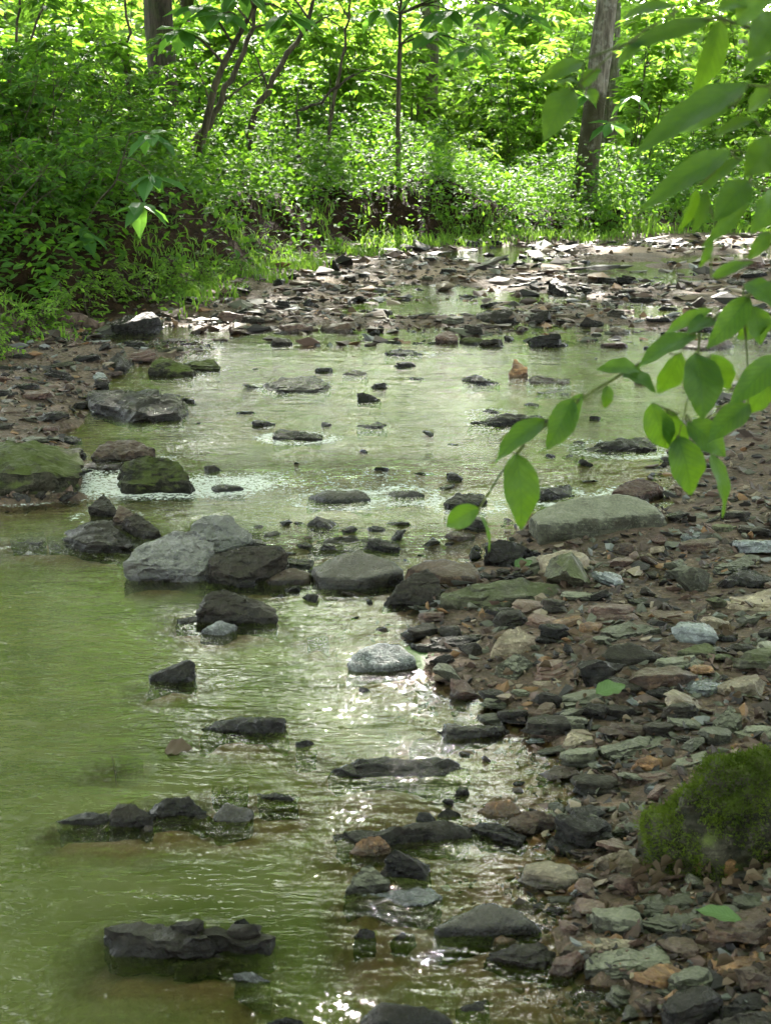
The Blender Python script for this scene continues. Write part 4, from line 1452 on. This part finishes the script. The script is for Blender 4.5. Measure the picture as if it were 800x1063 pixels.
# bright understory behind
und = []
for i in range(78):
    d = RNG.uniform(23.5, 46) if i > 30 else RNG.uniform(22.5, 31)
    px = RNG.uniform(-60, 860)
    und.append((px, d))
for i, (px, d) in enumerate(und):
    x, y = xy(px, d)
    k = int(RNG.choice([1, 3, 3, 4, 4, 0]))
    side = 'left' if px < 300 else 'middle' if px < 560 else 'right'
    lab = ['bushy green shrub', 'tall loose green shrub', '', 'arching pale green shrub', 'high light green sapling clump'][k] + f" in the {'near' if d < 30 else 'far'} understory, {side} part of the wood"
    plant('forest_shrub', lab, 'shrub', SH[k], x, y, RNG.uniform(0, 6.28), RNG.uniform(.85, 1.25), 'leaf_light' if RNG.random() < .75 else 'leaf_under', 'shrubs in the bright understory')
# low plants by the grassy edge on the right
for i, (px, d) in enumerate([(470, 21.8), (520, 22.6), (545, 21.9), (655, 22.0), (690, 22.8), (730, 21.7), (780, 22.6), (500, 21.2), (665, 21.2), (570, 22.4)]):
    x, y = xy(px, d)
    plant('low_plant', 'low leafy plant by the foot of the leaning grey tree' if 540 < px < 660 else 'low leafy plant in the grass of the far bank', 'plant', SH[5 if i % 2 else 2], x, y, RNG.uniform(0, 6.28), RNG.uniform(.9, 1.3), 'leaf_under' if i % 3 else 'leaf_light', 'low plants along the far bank')
# seedlings among the grass on the left toe
for i, (px, py) in enumerate([(20, 352), (45, 338), (88, 326), (118, 322), (150, 312), (185, 305), (8, 372), (230, 288), (215, 296)]):
    p = on_ground(px, py)
    plant('seedling', 'bright seedling at the foot of the left bank' + (' nearest the water' if i in (0, 6) else ' in the grass'), 'plant', SH[5], p[0], p[1], RNG.uniform(0, 6.28), RNG.uniform(.55, .85), 'leaf_light', 'seedlings along the left bank')


def pawpaw(name, label, x, y, stem_pts, tips, ll, leaf='leaf_pawpaw', r0=.012, nper=7, seed=0, ang=None):
    """slim sapling whose big leaves hang in whorls at the twig ends"""
    rng = np.random.default_rng(seed)
    z = gz(x, y)
    t = thing(name, label, 'sapling', (x, y, z))
    org = np.array([x, y, z])
    mb = MB()
    sp = np.array(stem_pts) - org
    u = np.linspace(0, 1, len(sp))
    q = np.linspace(0, 1, 14)
    S = np.stack([np.interp(q, u, sp[:, k]) for k in range(3)], 1)
    mb.tube(S, r0 * (1 - .75 * q), 7)
    P, D, N = [], [], []
    for tp in tips:
        tp = np.array(tp) - org
        a = S[np.argmin(np.linalg.norm(S - (tp + np.array([0, 0, -.15])), axis=1))]
        w = np.linspace(0, 1, 7)[:, None]
        tw = a * (1 - w) + tp * w + np.array([0, 0, .12]) * np.sin(w * math.pi) * np.linalg.norm(tp - a)
        mb.tube(tw, np.linspace(.35, .15, 7) * r0 + .0012, 5)
        a0 = rng.uniform(0, 6.28)
        for j in range(nper):
            al = a0 + j * 2 * math.pi / nper + rng.normal(0, .25)
            P.append(tp + (tw[-2] - tp) * rng.uniform(0, .8))
            D.append([math.cos(al), math.sin(al) - .35, -.45 + rng.normal(0, .25)])
            N.append(np.array([math.cos(al) * .4, math.sin(al) * .4 - .3, 1]) + rng.normal(0, .2, 3))
    link('stem', mb.mesh('stem'), M['stem'], t)
    T = LEAF7[0].copy()
    L = ll * rng.uniform(.7, 1.2, len(P))
    link('foliage', leaf_cloud('foliage', P, D, N, L, .52, LEAF7, np.clip(rng.normal(.5, .25, len(P)), 0, 1)), M[leaf], t)
    return t


pawpaw('broadleaf_sapling', 'sapling bending out from the left bank with a hanging tuft of big pale leaves', -2.35, 11.6,
       [(-2.35, 11.6, gz(-2.35, 11.6)), at_depth(120, 190, 11), at_depth(135, 140, 10.7)], [at_depth(158, 140, 10.6), at_depth(160, 185, 10.6), at_depth(150, 215, 10.7), at_depth(85, 245, 10.9)], .27, seed=1)
pawpaw('broadleaf_sapling', 'tall sapling with big drooping whorls of leaves in front of the grey trunk', *xy(412, 18.5),
       [(*xy(412, 18.5), gz(*xy(412, 18.5))), at_depth(413, 100, 18.5), at_depth(417, -40, 18.4), at_depth(420, -120, 18.4)],
       [at_depth(470, 12, 18), at_depth(520, 8, 17.6), at_depth(555, 20, 17.4), at_depth(490, 48, 17.8), at_depth(450, 35, 18), at_depth(440, -10, 18.2), at_depth(570, -20, 17.8), at_depth(505, -30, 17.8), at_depth(395, 10, 18.6)], .42, seed=2, r0=.035)
pawpaw('broadleaf_sapling', 'dark sapling with big leaves reaching over the thicket from the left', *xy(205, 16.4),
       [(*xy(205, 16.4), gz(*xy(205, 16.4))), at_depth(225, 80, 16.3), at_depth(270, -5, 16.2), at_depth(300, -80, 16)],
       [at_depth(230, 15, 15.6), at_depth(205, 5, 15.8), at_depth(250, -10, 15.8), at_depth(300, 15, 15.8), at_depth(185, 30, 16)], .40, seed=3, r0=.05)
pawpaw('broadleaf_sapling', 'young broad leaved sapling next to the leaning grey tree', *xy(645, 19.8),
       [(*xy(645, 19.8), gz(*xy(645, 19.8))), at_depth(640, 160, 19.7), at_depth(636, 120, 19.6)], [at_depth(633, 128, 19.5), at_depth(655, 100, 19.5), at_depth(607, 98, 19.4)], .34, seed=4, r0=.012, nper=5)


def bare_stem(label, pix, d, r, name='bare_stem', mat='stem', cat='stem', twigs=4, group=None):
    p0 = at_depth(*pix[0], d)
    x, y = p0[0], p0[1]
    org = np.array([x, y, gz(x, y) - .05])
    pts = [org] + [at_depth(a, b, d) for a, b in pix]
    pts = np.array(pts) - org
    u = np.concatenate([[0], np.cumsum(np.linalg.norm(np.diff(pts, axis=0), axis=1))])
    q = np.linspace(0, u[-1], 18)
    S = np.stack([np.interp(q, u, pts[:, k]) for k in range(3)], 1)
    S += RNG.normal(0, r * .5, S.shape)
    S[0] = 0
    mb = MB().tube(S, r * (1 - .6 * q / u[-1]), 8)
    for k in range(twigs):
        i = int(RNG.integers(5, 17))
        e = np.array([RNG.normal(0, .5), RNG.normal(0, .3), RNG.uniform(.1, .7)])
        w = np.linspace(0, 1, 6)[:, None]
        mb.tube(S[i] + e * w + np.array([0, 0, -.1]) * w * w, r * .28 * (1 - .7 * w[:, 0]) + .002, 5)
    o = link(name, mb.mesh(name), M[mat], loc=org)
    return tag(o, label, cat, group)


bare_stem('long dark stem leaning right across the thicket beside the thick dark trunk', [(196, 160), (230, 105), (258, 40), (275, -30)], 17.2, .05)
bare_stem('dark leaning stem that runs up to the right from the cut bank', [(258, 135), (290, 70), (312, 30), (332, -20)], 18.6, .055)
bare_stem('dark stem leaning right beside the fallen branch', [(338, 145), (350, 95), (358, 50), (366, -20)], 18.8, .032)
bare_stem('thin upright dark stem in front of the bright leaves', [(412, 190), (414, 120), (416, 60), (413, -10)], 19.2, .03, twigs=2)
bare_stem('broken dark branch lying in the shrubs at a low slant', [(308, 118), (325, 110), (345, 95), (366, 76)], 18.4, .03, 'dead_branch', 'bark_dark', 'branch', 3)
bare_stem('thin stem at the left edge of the thicket', [(8, 120), (14, 60), (24, -20)], 16.5, .03)
bare_stem('thin dark stem leaning right, second from the left edge', [(15, 110), (30, 50), (52, -20)], 16.8, .028)
bare_stem('slender stem between the left edge and the thick dark trunk', [(135, 120), (132, 60), (128, -20)], 18.2, .035)
bare_stem('dry pale twig arching over the low shrubs of the left bank', [(55, 200), (85, 225), (110, 240), (128, 262)], 11.8, .009, 'dry_twig', 'driftwood', 'twig', 5)
bare_stem('pale bent twig in front of the dark cut bank', [(188, 190), (205, 205), (212, 212)], 15.6, .012, 'dry_twig', 'driftwood', 'twig', 3)


# driftwood at the left water edge
def log(label, a, b, r):
    P0, P1 = on_ground(*a), on_ground(*b)
    q = np.linspace(0, 1, 14)[:, None]
    S = P0 * (1 - q) + P1 * q + np.array([0, 0, r * .7])
    S += RNG.normal(0, r * .12, S.shape)
    o = link('driftwood_log', MB().tube(S - P0, r * (1.1 - .4 * q[:, 0]), 10, .25).mesh('driftwood_log'), M['driftwood'], loc=P0)
    tag(o, label, 'log')


log('short brown driftwood log lying at the grassy edge of the left bank', (64, 334), (108, 344), .05)
log('worn log end poking from the left bank weeds', (-30, 340), (27, 349), .07)

# bare twig on the islet
p = on_ground(122, 832)
o = link('upright_twig', MB().tube(np.array([[0, 0, 0], [-.001, 0, .03], [-.006, 0, .075], [-.008, 0, .078]]), np.array([.0012, .001, .001, .0022]), 6).mesh('upright_twig'), M['bark_dark'], loc=p + np.array([0, 0, .035]))
tag(o, 'thin bare twig standing upright on the small rock islet', 'twig')


# ---- ground cover
def in_view_xy(n, d0, d1, margin=1.25):
    d = np.sqrt(RNG.uniform(d0 ** 2, d1 ** 2, n))
    return RNG.uniform(-.29, .29, n) * margin * d, d


def ground_cover(name, n, d0, d1, hmax, ll, mat, cond, tm=LEAF7):
    X, Y = in_view_xy(n, d0, d1)
    b = -sdist(X, Y, BANK)
    k = cond(X, Y, b)
    X, Y, b = X[k], Y[k], b[k]
    Z = ground_z(X, Y) + hmax * RNG.random(len(X)) ** 1.6 * (.5 + 1.3 * np.clip(fbm(X, Y, 1.1, 50) + .35, 0, 1))
    P = np.stack([X, Y, Z], 1)
    D = RNG.normal(0, 1, (len(P), 3)) * np.array([1, 1, .35])
    N = RNG.normal(0, .35, (len(P), 3)) + np.array([0, -.15, 1])
    o = link(name, leaf_cloud(name, P, D, N, RNG.uniform(.6, 1.3, len(P)) * ll, .6, tm, np.clip(.5 + .8 * fbm(X, Y, 1.4, 51) + RNG.normal(0, .15, len(P)), 0, 1)), M[mat])
    o['kind'] = 'stuff'


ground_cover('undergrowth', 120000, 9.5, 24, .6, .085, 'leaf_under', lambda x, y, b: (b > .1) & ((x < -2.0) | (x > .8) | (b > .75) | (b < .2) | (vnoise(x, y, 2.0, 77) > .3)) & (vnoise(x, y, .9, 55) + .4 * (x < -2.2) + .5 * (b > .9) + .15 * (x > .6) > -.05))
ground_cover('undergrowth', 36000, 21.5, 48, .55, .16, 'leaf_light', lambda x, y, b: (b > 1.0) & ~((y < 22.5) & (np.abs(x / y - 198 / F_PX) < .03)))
ground_cover('foliage', 60000, 46, 95, 9.0, .42, 'leaf_light', lambda x, y, b: b > 1, LEAF4)
ground_cover('foliage', 22000, 29, 48, 3.6, .24, 'leaf_light', lambda x, y, b: b > 1, LEAF4)


def grass(n):
    # strip between gravel and bank
    i = RNG.integers(4, len(TOE) - 3, n)
    t = RNG.random(n)
    A = np.array(TOE)
    P = A[i] * (1 - t)[:, None] + A[i + 1] * t[:, None]
    lens = np.linalg.norm(A[i + 1] - A[i], axis=1)
    keep = RNG.random(n) < lens / 4.0
    P = P[keep]
    P = P + RNG.normal(0, 1, P.shape) * np.array([.38, .42]) + np.array([-.05, .10])
    cl = vnoise(P[:, 0], P[:, 1], 2.3, 60)
    P = P[cl > -.12]
    # a wider meadow strip under the leaning tree
    X, Y = RNG.uniform(-1, 8, n), RNG.uniform(19.3, 23.5, n)
    b = -sdist(X, Y, BANK)
    k = (b > -.1) & (vnoise(X, Y, 1.5, 61) > -.2)
    P = np.concatenate([P, np.stack([X[k], Y[k]], 1)[: n // 2]])
    X, Y = P[:, 0], P[:, 1]
    b = -sdist(X, Y, BANK)
    k = b > -.28
    X, Y = X[k], Y[k]
    n = len(X)
    Z = ground_z(X, Y) - .01
    h = RNG.uniform(.04, .15, n) * (.7 + .6 * np.clip(vnoise(X, Y, 1.2, 62) + .5, 0, 1))
    a = RNG.uniform(0, 6.28, n)
    w = RNG.uniform(.004, .010, n)
    bend = RNG.uniform(.2, 1.3, n) * h
    ux, uy = np.cos(a), np.sin(a)
    B = np.stack([X, Y, Z], 1)
    s = np.stack([-uy, ux, 0 * ux], 1) * w[:, None]
    f = np.stack([ux, uy, 0 * ux], 1)
    m = B + f * (bend * .3)[:, None] + np.array([0, 0, 1]) * (h * .6)[:, None]
    t = B + f * bend[:, None] + np.array([0, 0, 1]) * (h * .95)[:, None]
    V = np.stack([B - s, B + s, m - s * .8, m + s * .8, t], 1).reshape(-1, 3)
    o = (np.arange(n) * 5)[:, None]
    me = np_mesh('grass', V, [np.array([[0, 1, 3, 2]]) + o, np.array([[2, 3, 4]]) + o], False, np.repeat(RNG.random(n), 5))
    g = link('grass', me, M['grass'])
    g['kind'] = 'stuff'


grass(34000)
ground_cover('herbs', 22000, 9.0, 23, .2, .055, 'leaf_light', lambda x, y, b: (b > -.2) & (b < .45) & (vnoise(x, y, 1.6, 58) > .0))


def litter():
    px, py = np.concatenate([RNG.uniform(500, 840, 150), RNG.uniform(660, 830, 34), RNG.uniform(-40, 820, 200)]), np.concatenate([RNG.uniform(560, 1070, 150), RNG.uniform(895, 930, 34), RNG.uniform(240, 350, 200)])
    P = []
    for a, b in zip(px, py):
        p = at(a, b, .06)
        P.append(p)
    P = np.array(P)
    sd, bd = sdist(P[:, 0], P[:, 1], SHORE), sdist(P[:, 0], P[:, 1], BANK)
    k = (sd > .05)
    P = P[k]
    n = len(P)
    P[:, 2] = np.maximum(ground_z(P[:, 0], P[:, 1]), water_z(P[:, 1])) + RNG.uniform(.01, .045, n)
    L = RNG.uniform(.015, .042, n) * np.where(P[:, 1] > 9, 1.8, 1)
    # curled dead leaves: a leaf folded along its rib
    T = LEAF7[0].copy()
    T[:, 2] += np.abs(T[:, 0]) * .9
    T[6, 2] -= .1
    o = link('leaf_litter', leaf_cloud('leaf_litter', P, RNG.normal(0, 1, (n, 3)) * np.array([1, 1, .4]), RNG.normal(0, .5, (n, 3)) + np.array([0, 0, 1]), L, .8, (T, LEAF7[1])), M['dry_leaf'])
    o['kind'] = 'stuff'


litter()


# ---- modelled leaves: a curved blade with rib, used for the hanging branches and the fallen leaves
def blade(B, T, w, nrm, droop=.12, fold=.25, na=12, nc=3, twist=0.0):
    B, T = np.asarray(B, float), np.asarray(T, float)
    L = np.linalg.norm(T - B)
    d = (T - B) / L
    s = np.cross(d, nrm)
    s /= np.linalg.norm(s) + 1e-9
    n = np.cross(s, d)
    V, UV = [], []
    for i in range(na + 1):
        t = i / na
        hw = w * .5 * (math.sin(math.pi * min(1, t * 1.02) ** .82) ** .8 if 0 < t < 1 else .02)
        tw = twist * (t - .5)
        s2 = s * math.cos(tw) + n * math.sin(tw)
        n2 = n * math.cos(tw) - s * math.sin(tw)
        c = B + d * (L * t) + n * (droop * L * (math.sin(math.pi * t)))
        for j in range(-nc, nc + 1):
            u = j / nc
            wav = .05 * w * math.sin(t * 17 + u * 2) * abs(u)
            V.append(c + s2 * (hw * u) + n2 * (abs(u) ** 1.4 * hw * fold + wav))
            UV.append((.5 + .5 * u * hw / (w * .5 + 1e-9), t))
    k = 2 * nc + 1
    F = [[i * k + j, i * k + j + 1, (i + 1) * k + j + 1, (i + 1) * k + j] for i in range(na) for j in range(2 * nc)]
    return np.array(V), np.array(F), np.array(UV)


def blades_mesh(name, blades, mat, tints=None):
    VV, FF, UU, TT, off = [], [], [], [], 0
    for i, (V, Fc, U) in enumerate(blades):
        VV.append(V)
        FF.append(Fc + off)
        UU.append(U)
        TT.append(np.full(len(V), tints[i] if tints else RNG.random()))
        off += len(V)
    F_ = np.concatenate(FF)
    me = np_mesh(name, np.concatenate(VV), [F_], True, np.concatenate(TT))
    uv = me.uv_layers.new(name='UVMap')
    uv.data.foreach_set('uv', np.concatenate(UU)[F_.ravel()].astype(np.float32).ravel())
    me.materials.append(mat)
    return me


def pixel_blade(b, t, wpx, d, dd=0.0, face=0.5, roll=0.0, droop=.10, fold=.3):
    """a leaf of the near branch: foot and tip where the photo shows them, d metres off; face 1 looks up, 0 looks at the creek"""
    B, T = at_depth(*b, d), at_depth(*t, d + dd)
    ppm = F_PX / d
    nrm = np.array([roll, -(1 - face) - .15, face + .1])
    return blade(B, T, wpx / ppm, nrm, droop, fold, twist=RNG.normal(0, .35))


# ---- the young tree on the right bank whose branches hang into the view
def hanging_tree():
    x0, y0 = 1.12, 1.95
    z0 = gz(x0, y0)
    org = np.array([x0, y0, z0])
    t = thing('young_tree', 'young tree on the right bank hanging leafy branches over the creek', 'tree', org)
    mb = MB()
    q = np.linspace(0, 1, 16)
    S = np.stack([.12 * np.sin(q * 3), .05 * np.cos(q * 4) - .05, q * 3.2 - .06], 1)
    mb.tube(S, .032 * (1 - .6 * q), 10, .1)
    link('trunk', mb.mesh('trunk'), M['bark_grey'], t)

    def branch(start_z, pix, d, leaves, r0, extra=(), tint_hi=()):
        a = np.array([np.interp(start_z, S[:, 2], S[:, 0]), np.interp(start_z, S[:, 2], S[:, 1]), start_z])
        pts = [a] + [at_depth(px, py, d + i * .0) - org for i, (px, py) in enumerate(pix)]
        pts = np.array(pts)
        u = np.concatenate([[0], np.cumsum(np.linalg.norm(np.diff(pts, axis=0), axis=1))])
        w = np.linspace(0, u[-1], 26)
        B = np.stack([np.interp(w, u, pts[:, k]) for k in range(3)], 1)
        m2 = MB().tube(B, r0 * (1 - .78 * w / u[-1]), 7)
        for e in extra:
            E = np.array([at_depth(px, py, d) - org for px, py in e])
            uu = np.linspace(0, 1, 8)
            E2 = np.stack([np.interp(uu, np.linspace(0, 1, len(E)), E[:, k]) for k in range(3)], 1)
            m2.tube(E2, r0 * .34 * (1 - .6 * uu), 6)
        bl, ti = [], []
        for l in leaves:
            b, tp, wp, dd, face, roll = l[:6]
            dep = l[6] if len(l) > 6 else d
            V, Fc, U = pixel_blade(b, tp, wp, dep, dd, face, roll)
            V = V - org
            bl.append((V, Fc, U))
            ti.append(min(1, max(0, RNG.normal(.5, .22))))
            foot = V[3]
            k = int(np.argmin(np.linalg.norm(B - foot, axis=1)))        # its stalk
            best = B[k]
            for e in extra:
                E = np.array([at_depth(px, py, d) - org for px, py in e])
                for p in E:
                    if np.linalg.norm(p - foot) < np.linalg.norm(best - foot):
                        best = p
            ww = np.linspace(0, 1, 5)[:, None]
            if np.linalg.norm(best - foot) > .002:
                m2.tube(best * (1 - ww) + foot * ww + np.array([0, 0, -.004]) * np.sin(ww * 3.1), np.full(5, .0011), 5)
        b_ob = link('branch', m2.mesh('branch'), M['twig'], t)
        link('foliage', blades_mesh('foliage', bl, M['leaf_hero'], ti), None, b_ob)

    lower = [((535, 470), (540, 550), 40, -.01, .1, .25), ((497, 527), (463, 546), 25, .02, .3, .1), ((497, 533), (507, 574), 7, .0, .2, 1.5),
             ((565, 435), (513, 482), 26, -.02, .55, -.2), ((594, 414), (567, 467), 30, -.02, .35, .2), ((604, 408), (580, 462), 22, .02, .2, -.4),
             ((664, 384), (618, 384), 20, -.02, .5, .1), ((645, 388), (680, 408), 24, -.03, .75, .1), ((630, 400), (627, 424), 13, .0, .1, .2),
             ((722, 348), (660, 384), 26, -.03, .7, .0), ((778, 308), (733, 362), 28, -.02, .5, .3), ((742, 332), (712, 348), 22, -.02, .8, .1),
             ((738, 321), (690, 346), 15, .03, .3, -.3), ((772, 294), (806, 320), 30, -.02, .6, .0), ((781, 318), (788, 358), 28, .0, .1, .2),
             ((721, 366), (729, 436), 44, -.03, .15, .15), ((738, 368), (756, 404), 28, .02, .1, -.2), ((706, 366), (682, 408), 28, .03, .1, .2),
             ((676, 418), (692, 466), 32, .02, .15, -.25), ((778, 420), (734, 460), 30, -.02, .65, .1), ((712, 438), (752, 474), 34, -.01, .4, .0),
             ((702, 452), (716, 514), 40, .01, .1, .2), ((736, 470), (749, 538), 22, .0, .15, .9), ((806, 370), (756, 422), 30, -.03, .45, .2),
             ((800, 330), (764, 352), 22, .02, .4, .2), ((690, 425), (712, 470), 26, .03, .1, -.4), ((800, 395), (772, 430), 24, .02, .2, .1)]
    branch(1.02, [(830, 270), (790, 300), (757, 318), (720, 345), (682, 368), (640, 390), (596, 418), (560, 445), (534, 470), (510, 505), (497, 528)], 1.72, lower, .0055,
           [[(726, 345), (724, 368), (712, 420), (704, 452)], [(770, 312), (776, 380), (776, 420)], [(704, 430), (676, 418)], [(712, 430), (736, 470)]])
    upper = [((776, 88), (652, 166), 36, -.06, .35, -.1), ((735, 22), (648, 52), 24, .0, .3, .2), ((672, 40), (640, 72), 18, .0, .7, .1), ((748, 18), (718, 100), 34, .03, .15, .3),
             ((735, 20), (708, 58), 18, .03, .4, .8), ((762, 24), (812, -6), 34, -.03, .4, .2), ((806, 14), (775, 62), 44, -.02, .25, .2), ((804, 58), (769, 82), 22, .0, .75, .0),
             ((756, 112), (704, 138), 22, .03, .3, .2), ((782, 124), (739, 145), 18, .02, .5, -.2), ((758, 156), (663, 222), 32, -.04, .3, -.2), ((770, 164), (726, 205), 24, .0, .75, .1),
             ((777, 188), (740, 231), 36, -.02, .6, .2), ((722, 194), (703, 240), 18, .03, .2, .4), ((733, 198), (719, 243), 16, .0, .1, .2), ((776, 203), (727, 258), 20, -.02, .35, .5),
             ((737, 248), (725, 278), 13, .0, .1, .4), ((806, 144), (772, 183), 44, .0, .2, .2), ((806, 196), (778, 243), 32, -.02, .2, .3), ((806, 90), (775, 118), 26, .02, .5, .0),
             ((738, 288), (782, 272), 16, .0, .45, .0), ((800, 240), (776, 270), 20, .0, .4, .1), ((700, 6), (640, 24), 18, .03, .5, .0), ((790, 2), (740, 12), 26, .0, .5, -.2)]
    upper = [(l[0], l[1], l[2] * .84) + tuple(l[3:]) for l in upper]
    branch(1.5, [(850, 30), (810, 40), (780, 30), (745, 18), (700, 20), (672, 36), (640, 50), (606, 62)], 1.45, upper, .006,
           [[(810, 40), (800, 90), (776, 88)], [(800, 90), (806, 140), (790, 160), (758, 156)], [(790, 160), (777, 188), (745, 240), (737, 248)], [(735, 22), (748, 16)]])
    edge = [((606, 64), (556, 86), 17, -.02, .35, .2), ((594, 92), (564, 147), 32, -.02, .55, .1), ((604, 90), (624, 72), 18, .0, .6, .0), ((610, 92), (618, 108), 13, .0, .4, .0), ((600, 86), (572, 92), 15, .02, .7, .1)]
    branch(1.62, [(860, -20), (800, -12), (720, 2), (660, 36), (625, 64), (602, 86)], 1.6, edge, .004)


hanging_tree()


# ---- fallen leaves that lie singly
def fallen(label, b, t, wpx, mat, lift=.02):
    B, T = on_ground(*b), on_ground(*t)
    B[2] = T[2] = max(B[2], T[2]) + lift
    T[2] += .006
    d0 = B[1] * CP - (B[2] - CAM_H) * SP
    V, Fc, U = blade(B, T, wpx * d0 / F_PX, np.array([.1, -.25, 1.0]), .06, .18)
    o = link('fallen_leaf', blades_mesh('fallen_leaf', [(V - B, Fc, U)], M[mat]), loc=B)
    tag(o, label, 'leaf')


fallen('wide green fallen leaf on the gravel bar near the orange brown slab', (768, 976), (718, 974), 22, 'leaf_pale', .04)
fallen('pale green fallen leaf in the middle of the gravel bar', (618, 737), (648, 725), 24, 'leaf_pale', .03)
fallen('small pale green leaf beside the rounded tan boulder', (534, 598), (552, 593), 16, 'leaf_pale', .03)
fallen('bright green leaf leaning on the speckled white rock', (430, 672), (440, 700), 30, 'leaf_pale', .0)
fallen('tan dead leaf floating on the green pool', (171, 783), (200, 784), 26, 'dry_leaf', .012)

# ------------------------------------------------------------------ light, sky, camera
world = bpy.data.worlds.new('World')
scene.world = world
world.use_nodes = True
wt = world.node_tree
sky = wt.nodes.new('ShaderNodeTexSky')
sky.sky_type = 'NISHITA'
sky.sun_disc = False
sky.sun_elevation, sky.sun_rotation = SUN_EL, SUN_AZ
sky.air_density, sky.dust_density = 1.0, 2.0
bg = wt.nodes['Background']
hs = wt.nodes.new('ShaderNodeHueSaturation')       # thin bright haze over the blue
hs.inputs['Saturation'].default_value = .42
wt.links.new(sky.outputs[0], hs.inputs['Color'])
wt.links.new(hs.outputs[0], bg.inputs[0])
bg.inputs[1].default_value = .15
sun = bpy.data.lights.new('sun', 'SUN')
sun.energy, sun.angle, sun.color = 2.9, rad(.53), (1, .94, .84)
so = bpy.data.objects.new('sun', sun)
COL.objects.link(so)
so.rotation_euler = Vector(-SUN_DIR).to_track_quat('-Z', 'Y').to_euler()
so.location = (0, 0, 30)

cam = bpy.data.cameras.new('camera')
co = bpy.data.objects.new('camera', cam)
COL.objects.link(co)
co.location = (0, 0, CAM_H)
co.rotation_euler = (math.pi / 2 - PITCH, 0, 0)
cam.sensor_fit = 'VERTICAL'
cam.sensor_height = 24
cam.lens = F_PX / PH * 24
cam.clip_start, cam.clip_end = .05, 1000
cam.dof.use_dof = True
cam.dof.focus_distance = 5.5
cam.dof.aperture_fstop = 7.0
scene.camera = co

scene.view_settings.view_transform = 'Standard'
scene.view_settings.look = 'None'
scene.view_settings.gamma = 1
scene.view_settings.exposure = 3.9
scene.view_settings.use_curve_mapping = False
cy = scene.cycles
cy.max_bounces, cy.diffuse_bounces, cy.glossy_bounces, cy.transmission_bounces, cy.transparent_max_bounces = 6, 3, 3, 3, 8
cy.caustics_reflective = cy.caustics_refractive = False
cy.use_denoising = True
cy.sample_clamp_indirect = 6
